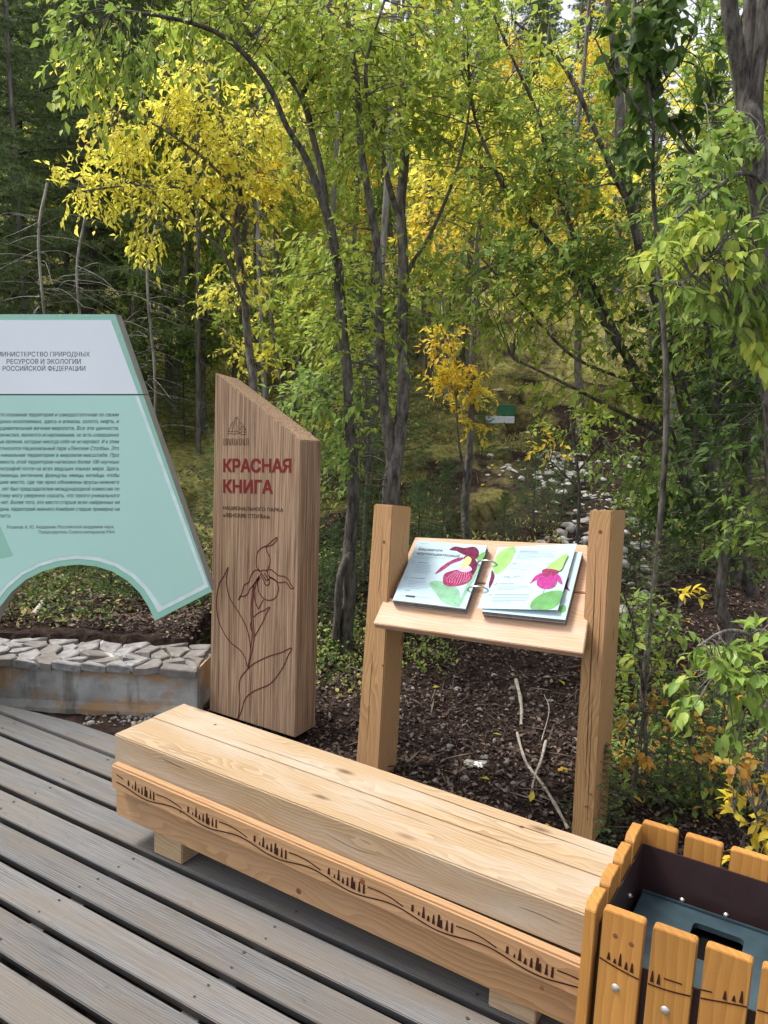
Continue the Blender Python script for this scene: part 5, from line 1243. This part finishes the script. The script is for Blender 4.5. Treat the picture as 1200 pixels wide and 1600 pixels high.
leafy_bush('shrub', 'small green and yellow leafed shoots beside the right reading stand post', 'shrub',
    [[(1010, 1220, 3.5, 4), (1005, 1080, 3.5, 3), (990, 980, 3.45, 2), (975, 930, 3.4, 1.5)], [(1005, 1080, 3.5, 2), (1040, 1000, 3.5, 1.5), (1060, 950, 3.5, 1)]],
    [(1000, 955, 3.4, 40, 30, .12, 12), (975, 975, 3.35, 22, 20, .1, 5, LB), (1010, 1010, 3.45, 40, 30, .1, 8, LLm), (1070, 930, 3.5, 35, 20, .1, 4, LGo), (985, 1040, 3.5, 30, 20, .1, 3, LLm), (1060, 1000, 3.5, 30, 30, .1, 5)], LG, .050, 'bark_dark', tl=.07, per=5)
leafy_bush('shrub', 'orange and rust leafed undergrowth behind the bin', 'shrub',
    [[(1100, 1290, 3.3, 4), (1090, 1200, 3.3, 3), (1060, 1130, 3.3, 2), (1000, 1110, 3.3, 1.5)], [(1090, 1200, 3.3, 2), (1150, 1170, 3.3, 2), (1190, 1200, 3.3, 1)]],
    [(1040, 1110, 3.3, 70, 16, .15, 14), (990, 1150, 3.3, 35, 35, .15, 7), (1090, 1160, 3.3, 50, 30, .15, 9), (1170, 1200, 3.2, 40, 40, .15, 9), (1120, 1210, 3.3, 60, 30, .2, 5, LG), (1140, 1090, 3.3, 40, 25, .15, 6, LGo)], LO, .042, 'bark_dark', tl=.05, per=4, droop=.6)
leafy_bush('shrub', 'golden yellow leafed shrub in the lower right corner behind the bin', 'shrub',
    [[(1215, 1400, 2.7, 4), (1200, 1320, 2.7, 3), (1180, 1270, 2.7, 2)], [(1200, 1320, 2.7, 2), (1160, 1300, 2.7, 1.5), (1145, 1270, 2.7, 1)]],
    [(1140, 1210, 2.8, 30, 24, .1, 5, LO), (1155, 1265, 2.7, 22, 18, .08, 5), (1190, 1290, 2.7, 26, 40, .1, 12), (1175, 1330, 2.65, 30, 20, .08, 6), (1215, 1240, 2.7, 25, 30, .1, 6)], LGo, .05, 'bark_grey', tl=.05, per=5, droop=.7)
leafy_bush('tree_branch', 'large dark leaves against the white sky at the top right', 'branch',
    [[(1040, 700, 4.0, 5), (1030, 420, 4.0, 4), (1020, 300, 3.9, 3), (1020, 180, 3.8, 2.5), (1000, 60, 3.8, 2), (990, -20, 3.8, 1.5)], [(1020, 200, 3.8, 2), (960, 120, 3.8, 2), (930, 60, 3.8, 1)], [(1020, 150, 3.8, 2), (1070, 80, 3.8, 1.5), (1100, 0, 3.8, 1)]],
    [(985, 60, 3.8, 65, 60, .25, 22), (1040, 30, 3.8, 60, 45, .25, 14), (1010, 130, 3.8, 60, 40, .25, 14), (1030, 200, 3.8, 50, 40, .2, 8), (1085, 110, 3.8, 40, 60, .2, 8)], LDk, .080, 'bark_dark', tl=.09, per=5, droop=.8)  # the darkness of backlit leaves is put into their green
LW = leaf_variants('l_green', 3, .38); LW2 = leaf_variants('l_lime', 2, .40)
leafy_bush('tree_branch', 'drooping pale green narrow leaves in front of the thick trunk at right', 'branch',
    [[(1260, 700, 3.3, 7), (1250, 450, 3.3, 6), (1220, 330, 3.2, 5), (1170, 270, 3.1, 4), (1110, 300, 3.1, 3), (1060, 340, 3.1, 2)], [(1220, 330, 3.2, 4), (1170, 360, 3.1, 3), (1110, 400, 3.0, 2), (1060, 450, 3.0, 1.5)], [(1220, 330, 3.2, 3), (1190, 200, 3.2, 2), (1140, 170, 3.2, 1.5), (1100, 160, 3.2, 1)]],
    [(1120, 300, 3.1, 80, 45, .15, 26), (1100, 385, 3.0, 75, 50, .15, 34, LW2), (1160, 400, 3.0, 60, 80, .15, 38), (1150, 220, 3.1, 60, 45, .15, 18), (1185, 480, 3.0, 40, 60, .15, 22, LW2), (1100, 450, 3.0, 55, 24, .1, 12, LG)], LW, .064, 'bark_grey', tl=.10, per=6, droop=1.7, budget=300)

# ---- young spruces of the clearing and beside the stand
ysp = [(655, 5.6, .95, 'young spruce just right of the forked grey tree, behind the left post'), (695, 6.3, .8, 'young spruce between the forked tree and the thin sapling'), (835, 7.0, .85, 'bushy young spruce in the middle of the clearing above the book'), (880, 7.3, .7, 'young spruce at the right of the clearing, left of the white stones'),
       (790, 6.4, .55, 'low young spruce right of the thin sapling'), (750, 9.2, .9, 'small spruce beside the green and white rubbish on the slope'), (470, 5.8, .8, 'young spruce behind the right edge of the pillar'), (165, 5.3, .7, 'dark young spruce seen through the arch of the mint panel'), (205, 5.0, .5, 'small spruce at the right foot of the arch'), (110, 5.9, .6, 'young spruce under the top of the arch, left of the darker one'), (300, 5.0, .5, 'small spruce between the panel tip and the pillar'), (525, 5.4, .7, 'young spruce between the pillar and the crooked tree'), (575, 5.8, .8, 'young spruce between the crooked tree and the forked tree'), (350, 6.5, 1.1, 'young spruce hidden behind the pillar top'),
       (1085, 3.35, .62, 'feathery green spruce sapling right behind the bin'), (980, 3.15, .42, 'low dark green spruce tuft between the right post and the bin'), (1170, 3.4, .75, 'shaded spruce sapling at the right edge behind the bin'), (1010, 6.0, .9, 'shaded young spruce right of the right post'), (1110, 6.4, 1.2, 'dark young spruce behind the leaning stems')]
for i, (px, D, sc, lb) in enumerate(ysp):
    x, y = pos_sd(px, D); place_pair('young_spruce', YSP[i % 2], x, y, sc, lb, 'young spruce', rz=i*1.7)
x, y = pos_sd(1035, 3.35); place_pair('spruce_sapling', DRY, x, y, .8, 'thin olive spruce sapling with bare grey stem right of the right post', 'spruce sapling')
for i in range(26):
    px = rng.uniform(-100, 620) if rng.random() < .6 else rng.uniform(1000, 1300); D = rng.uniform(7, 13)
    x, y = pos_sd(px, D); place_pair('young_spruce', YSP[i % 2], x, y, rng.uniform(.9, 2.2), 'young spruce in the shaded undergrowth of the slope', 'young spruce', 'young spruces in the shaded undergrowth', rz=i)
# dead grey twigs in the shade above the panel
for i, (px, py, D) in enumerate(((120, 430, 7.2), (230, 440, 7.4), (60, 380, 7.0))):
    wb = Bag(); o_ = at(px, py, D); gz_ = float(ground_z(o_[0], o_[1])); foot = np.array([o_[0], o_[1], gz_])
    wb.add(*tube_arr(catmull([foot, (foot+o_)/2+[.1, 0, 0], o_, o_+[0, .1, .5]], 4), .012, 5))
    for k in range(60):
        a = foot+(o_-foot)*rng.uniform(.3, 1.1); d = rnd_unit(1)[0]; d[2] = d[2]*.25-.05; l = rng.uniform(.3, .9)
        P = catmull([a, a+d*l*.5+rnd_unit(1)[0]*.05, a+d*l+[0, 0, -.08]], 3); wb.add(*tube_arr(P, np.linspace(.004, .0015, len(P)), 3))
    t = wb.build('dead_tree', M['bark_pale'], None, foot, smooth=True)
    tag(t, ('bare dead grey sapling in the shade above the middle of the panel', 'bare dead grey sapling in the shade above the right end of the panel', 'bare dead grey sapling in the shade above the left of the panel')[i], 'dead tree')

# ------------------------------------------------------------------ ground cover
def scatter(n, px0, px1, D0, D1, pw=1.0):
    px = rng.uniform(px0, px1, n); D = D0+(D1-D0)*rng.random(n)**pw; s = (px-600)/FPX*D
    x = RH[0]*s+FH[0]*D; y = RH[1]*s+FH[1]*D; k = y > 2.38
    x, y = x[k], y[k]; return x, y, ground_z(x, y)
def litter(name, n, a, mat, L, label, cat, up=.02, W=.6, vert=.3):
    x, y, z = scatter(n, *a)
    if name in ('moss', 'grass_tussocks'):
        s_, D_ = sd_of(x, y); q = s_/D_; hol = fbm(x*1.7+2, y*1.7+9, 2, 33)
        k = (hol < .24) & ~((np.abs(q-.27+.012*(D_-7)) < .05) & (D_ < 9.8) & (rng.random(len(x)) < .85)) & (fbm(x*.55, y*.55, 2, 44)+rng.normal(size=len(x))*.1 > -.16)
        x, y, z = x[k], y[k], z[k]
    if name in ('moss', 'undergrowth'):
        k = fbm(x*1.3+5, y*1.3, 3, 4)+rng.normal(size=len(x))*.12 > (-.02 if name == 'moss' else .0); x, y, z = x[k], y[k], z[k]
    P = np.stack([x, y, z+rng.random(len(x))*up], 1); m_ = len(P)
    d = rnd_unit(m_); d[:, 2] = d[:, 2]*vert+vert*.5; nn = np.array([0, 0, 1.])+rnd_unit(m_)*.6; ls = L*rng.uniform(.4, 1.5, m_)
    V, F = leaves_arr(P, d, nn, ls, ls*W); return tag(bulk(name, V, F, M[mat]), label, cat, None, 'stuff')
litter('leaf_litter', 42000, (250, 1300, 2.6, 7.0, 1.2), 'litter', .024, 'dark brown leaf litter and bark chips behind the bench', 'leaf litter', .012)
litter('ground_litter', 14000, (-250, 420, 4.4, 8.0, 1.2), 'litter', .03, 'brown litter behind the stone wall', 'leaf litter', .03)
litter('moss', 90000, (-150, 1300, 6.0, 17, 1.1), 'moss', .045, 'olive and straw coloured moss and grass over the slope', 'moss', .05, .35, .9)
litter('grass_tussocks', 15000, (560, 1050, 7, 13, 1.0), 'moss', .085, 'straw coloured grass blades of the clearing', 'grass', .02, .07, 1.6)
litter('undergrowth', 11000, (-200, 620, 6.5, 12, 1.0), 'l_green', .035, 'low green undergrowth left of the clearing', 'undergrowth', .12, .6, .8)
litter('undergrowth', 700, (960, 1300, 3.1, 4.6, 1.0), 'l_orange', .04, 'rust coloured fallen and standing leaves at the right', 'undergrowth', .22, .5, .8)
litter('undergrowth', 9000, (960, 1300, 3.2, 8, 1.0), 'l_green', .035, 'low dark undergrowth at the right', 'undergrowth', .15, .6, .8)
litter('undergrowth', 14000, (-200, 560, 4.4, 6.8, 1.0), 'l_dark', .030, 'sparse dark herbs on the bank behind the stone wall', 'undergrowth', .06, .6, .6)
litter('undergrowth', 5000, (-200, 600, 4.3, 6.5, 1.0), 'moss', .03, 'olive moss tufts on the bank behind the stone wall and pillar', 'moss', .04, .5, .8)
litter('undergrowth', 4200, (470, 730, 4.6, 6.4, 1.0), 'l_green', .026, 'low green herbs at the feet of the grey trees', 'undergrowth', .12, .6, .8)
litter('twig_litter', 1500, (350, 1250, 3.0, 8, 1.0), 'litter', .14, 'thin dry twigs scattered on the soil', 'twigs', .03, .05, .15)
litter('fallen_yellow_leaves', 110, (350, 1250, 3.0, 9, 1.0), 'l_gold', .04, 'fallen yellow leaves scattered on the dark soil', 'fallen leaves', .02)
RM = [rock_mesh('stone', s, M['stone'], .55) for s in range(5)]
def rocks(name, n, a, lo, hi, label, cat, mat='stone'):
    x, y, z = scatter(n, *a); B = []; Fs = []; nn = 0
    proto = []
    for me in RM:
        v = np.array([q.co[:] for q in me.vertices]); bm = bmesh.new(); bm.from_mesh(me); bmesh.ops.triangulate(bm, faces=bm.faces[:]); f = np.array([[q.index for q in p.verts] for p in bm.faces]); v = np.array([q.co[:] for q in bm.verts]); bm.free(); proto.append((v, f))
    bag = Bag()
    for i in range(len(x)):
        v, f = proto[i % 5]; c, s = math.cos(i*1.7), math.sin(i*1.7); r_ = lo+(hi-lo)*rng.random()**2.5
        w = v*r_*np.array([1, rng.uniform(.6, 1), 1]); w = np.stack([w[:, 0]*c-w[:, 1]*s, w[:, 0]*s+w[:, 1]*c, w[:, 2]], 1); bag.add(w+[x[i], y[i], z[i]+r_*.22], f)
    return tag(bag.build(name, M[mat], None, (0, 0, 0)), label, cat, None, 'stuff')
rocks('gravel', 460, (400, 1000, 3.0, 5.2, 1.0), .006, .028, 'small grey stones mixed in the dark soil behind the bench', 'gravel', 'gravel')
rocks('scree', 400, (840, 1040, 5.2, 9.4, 1.0), .018, .085, 'white broken stones trailing down the slope behind the right post', 'broken stones')
rocks('scree', 120, (760, 920, 8.0, 9.5, 1.0), .02, .08, 'white broken stones around the rubbish on the slope', 'broken stones')
rocks('rubble', 200, (120, 330, 3.85, 4.0, 1.0), .008, .025, 'grey crushed stones along the foot of the wall', 'crushed stones', 'gravel')
# stones one can point at
pts = [(774, 1038, .024, 'white angular stone just below the shelf, right of its middle'), (716, 1073, .026, 'pale stone beside a grey one below the left part of the shelf'), (695, 1116, .022, 'reddish round stone left of the crushed can'), (862, 1092, .018, 'white smooth stone near the right post'), (702, 1148, .016, 'small cube-like stone above the crushed can'), (773, 1156, .020, 'grey stone up and right of the crushed can'), (646, 1072, .018, 'white flat stone by the left post'), (680, 1220, .022, 'pale stone close behind the bench back edge'), (764, 1070, .015, 'small pale stone under the shelf'), (545, 1100, .02, 'grey stone at the foot of the crooked tree')]
for i, (px, py, r_, lb) in enumerate(pts):
    p = on_z(px, py, -.14); z = float(ground_z(p[0], p[1])); p = on_z(px, py, z+.01)
    me = RM[i % 5]
    if i == 2: me = rock_mesh('stone', 9, M['pinkstone'], .6)
    o = link_mesh('stone', me); o.location = (p[0], p[1], float(ground_z(p[0], p[1]))+r_*.25); o.scale = (r_, r_*.8, r_); o.rotation_euler = (.2*i, .1*i, i); tag(o, lb, 'stone')
# sticks
def gp(px, py, h=.015):
    z = -.14
    for _ in range(6): p = on_z(px, py, z+h); z = float(ground_z(p[0], p[1]))
    return np.array([p[0], p[1], z+h])
for pl, r0, r1, lb in (([(806, 1062), (812, 1085), (815, 1110), (814, 1134)], .011, .009, 'pale thick stick lying upper in the soil between the posts'),
                       ([(808, 1145), (816, 1175), (826, 1198), (845, 1222), (866, 1255), (888, 1298)], .007, .008, 'long bent grey stick running to the foot of the right post'),
                       ([(853, 1158), (845, 1190), (836, 1212), (828, 1250)], .008, .005, 'forked grey stick crossing the long bent one'),
                       ([(846, 1158), (858, 1110), (850, 1085)], .003, .002, 'thin twig right of the pale thick stick')):
    P = [gp(*q, .015+.03*(i == 1)) for i, q in enumerate(pl)]; Q = catmull(P, 5)
    o = tube('stick', Q, np.linspace(r0, r1, len(Q))*(1+.15*np.sin(np.arange(len(Q))*1.3)), M['stick'], None, 7); tag(o, lb, 'stick')
P = [gp(52, 962), gp(72, 935)]; tag(tube('stick', P, [.02, .014], M['stick'], None, 7), 'broken pale branch lying on the bank seen through the arch', 'stick')
# crushed can
cpt = gp(743, 1193, .012); can = empty('crushed_can', cpt, 'crushed silver drinks can with a red mark in the soil behind the bench', 'can')
V = []; nseg = 14
for j, (zz, rr_) in enumerate(((-.05, .020), (-.046, .027), (-.02, .026), (0, .019), (.02, .026), (.045, .026), (.05, .020))):
    for a in range(nseg):
        t = a*2*math.pi/nseg; rd = rr_*(1+.22*math.sin(3*t+j)); V.append((cpt[0]+zz*.95, cpt[1]+math.cos(t)*rd+.3*zz, cpt[2]+math.sin(t)*rd*.55))
F = [(j*nseg+a, j*nseg+(a+1) % nseg, (j+1)*nseg+(a+1) % nseg, (j+1)*nseg+a) for j in range(6) for a in range(nseg)]+[tuple(range(nseg))[::-1], tuple(range(6*nseg, 7*nseg))]
mk('shell', V, F, M['can'], can, origin=cpt)
st = []; 
for a in range(10):
    t = a*math.pi/5; rr_ = .011 if a % 2 == 0 else .005; st.append((cpt[0]+.018+rr_*math.cos(t), cpt[1]-.012+rr_*math.sin(t)*.7, cpt[2]+.0185))
mk('star', st+[(cpt[0]+.018, cpt[1]-.012, cpt[2]+.0185)], [(i, (i+1) % 10, 10) for i in range(10)], M['canred'], can)
# rubbish on the slope
def gd(px, py):
    for D in np.linspace(5, 20, 400):
        p = at(px, py, D)
        if p[2] < float(ground_z(p[0], p[1])): return p, D
    return at(px, py, 10), 10
p, D = gd(782, 660); print('slope rubbish D', D); k = D/FPX
o = box('plank', p[0]-22*k, p[0]+22*k, p[1]-.05, p[1]+.02, p[2]-.01, p[2]+9*k, M['white'], None, .004); o.rotation_euler = (0, -.05, YAW*.8); tag(o, 'white plank leaning on the slope in the clearing', 'plank')
p2 = at(785, 640, D+.12); o = box('crate', p2[0]-13*k, p2[0]+13*k, p2[1]-.05, p2[1]+.25, p2[2]-10*k, p2[2]+8*k, M['greenbox'], None, .01); o.rotation_euler = (0, 0, YAW); tag(o, 'small green crate behind the white plank on the slope', 'crate')
p3, D3 = gd(778, 609); o = link_mesh('boulder', RM[1]); o.location = p3; o.scale = (12*D3/FPX, 8*D3/FPX, 6*D3/FPX); tag(o, 'white flat stone on the moss above the green crate', 'stone')
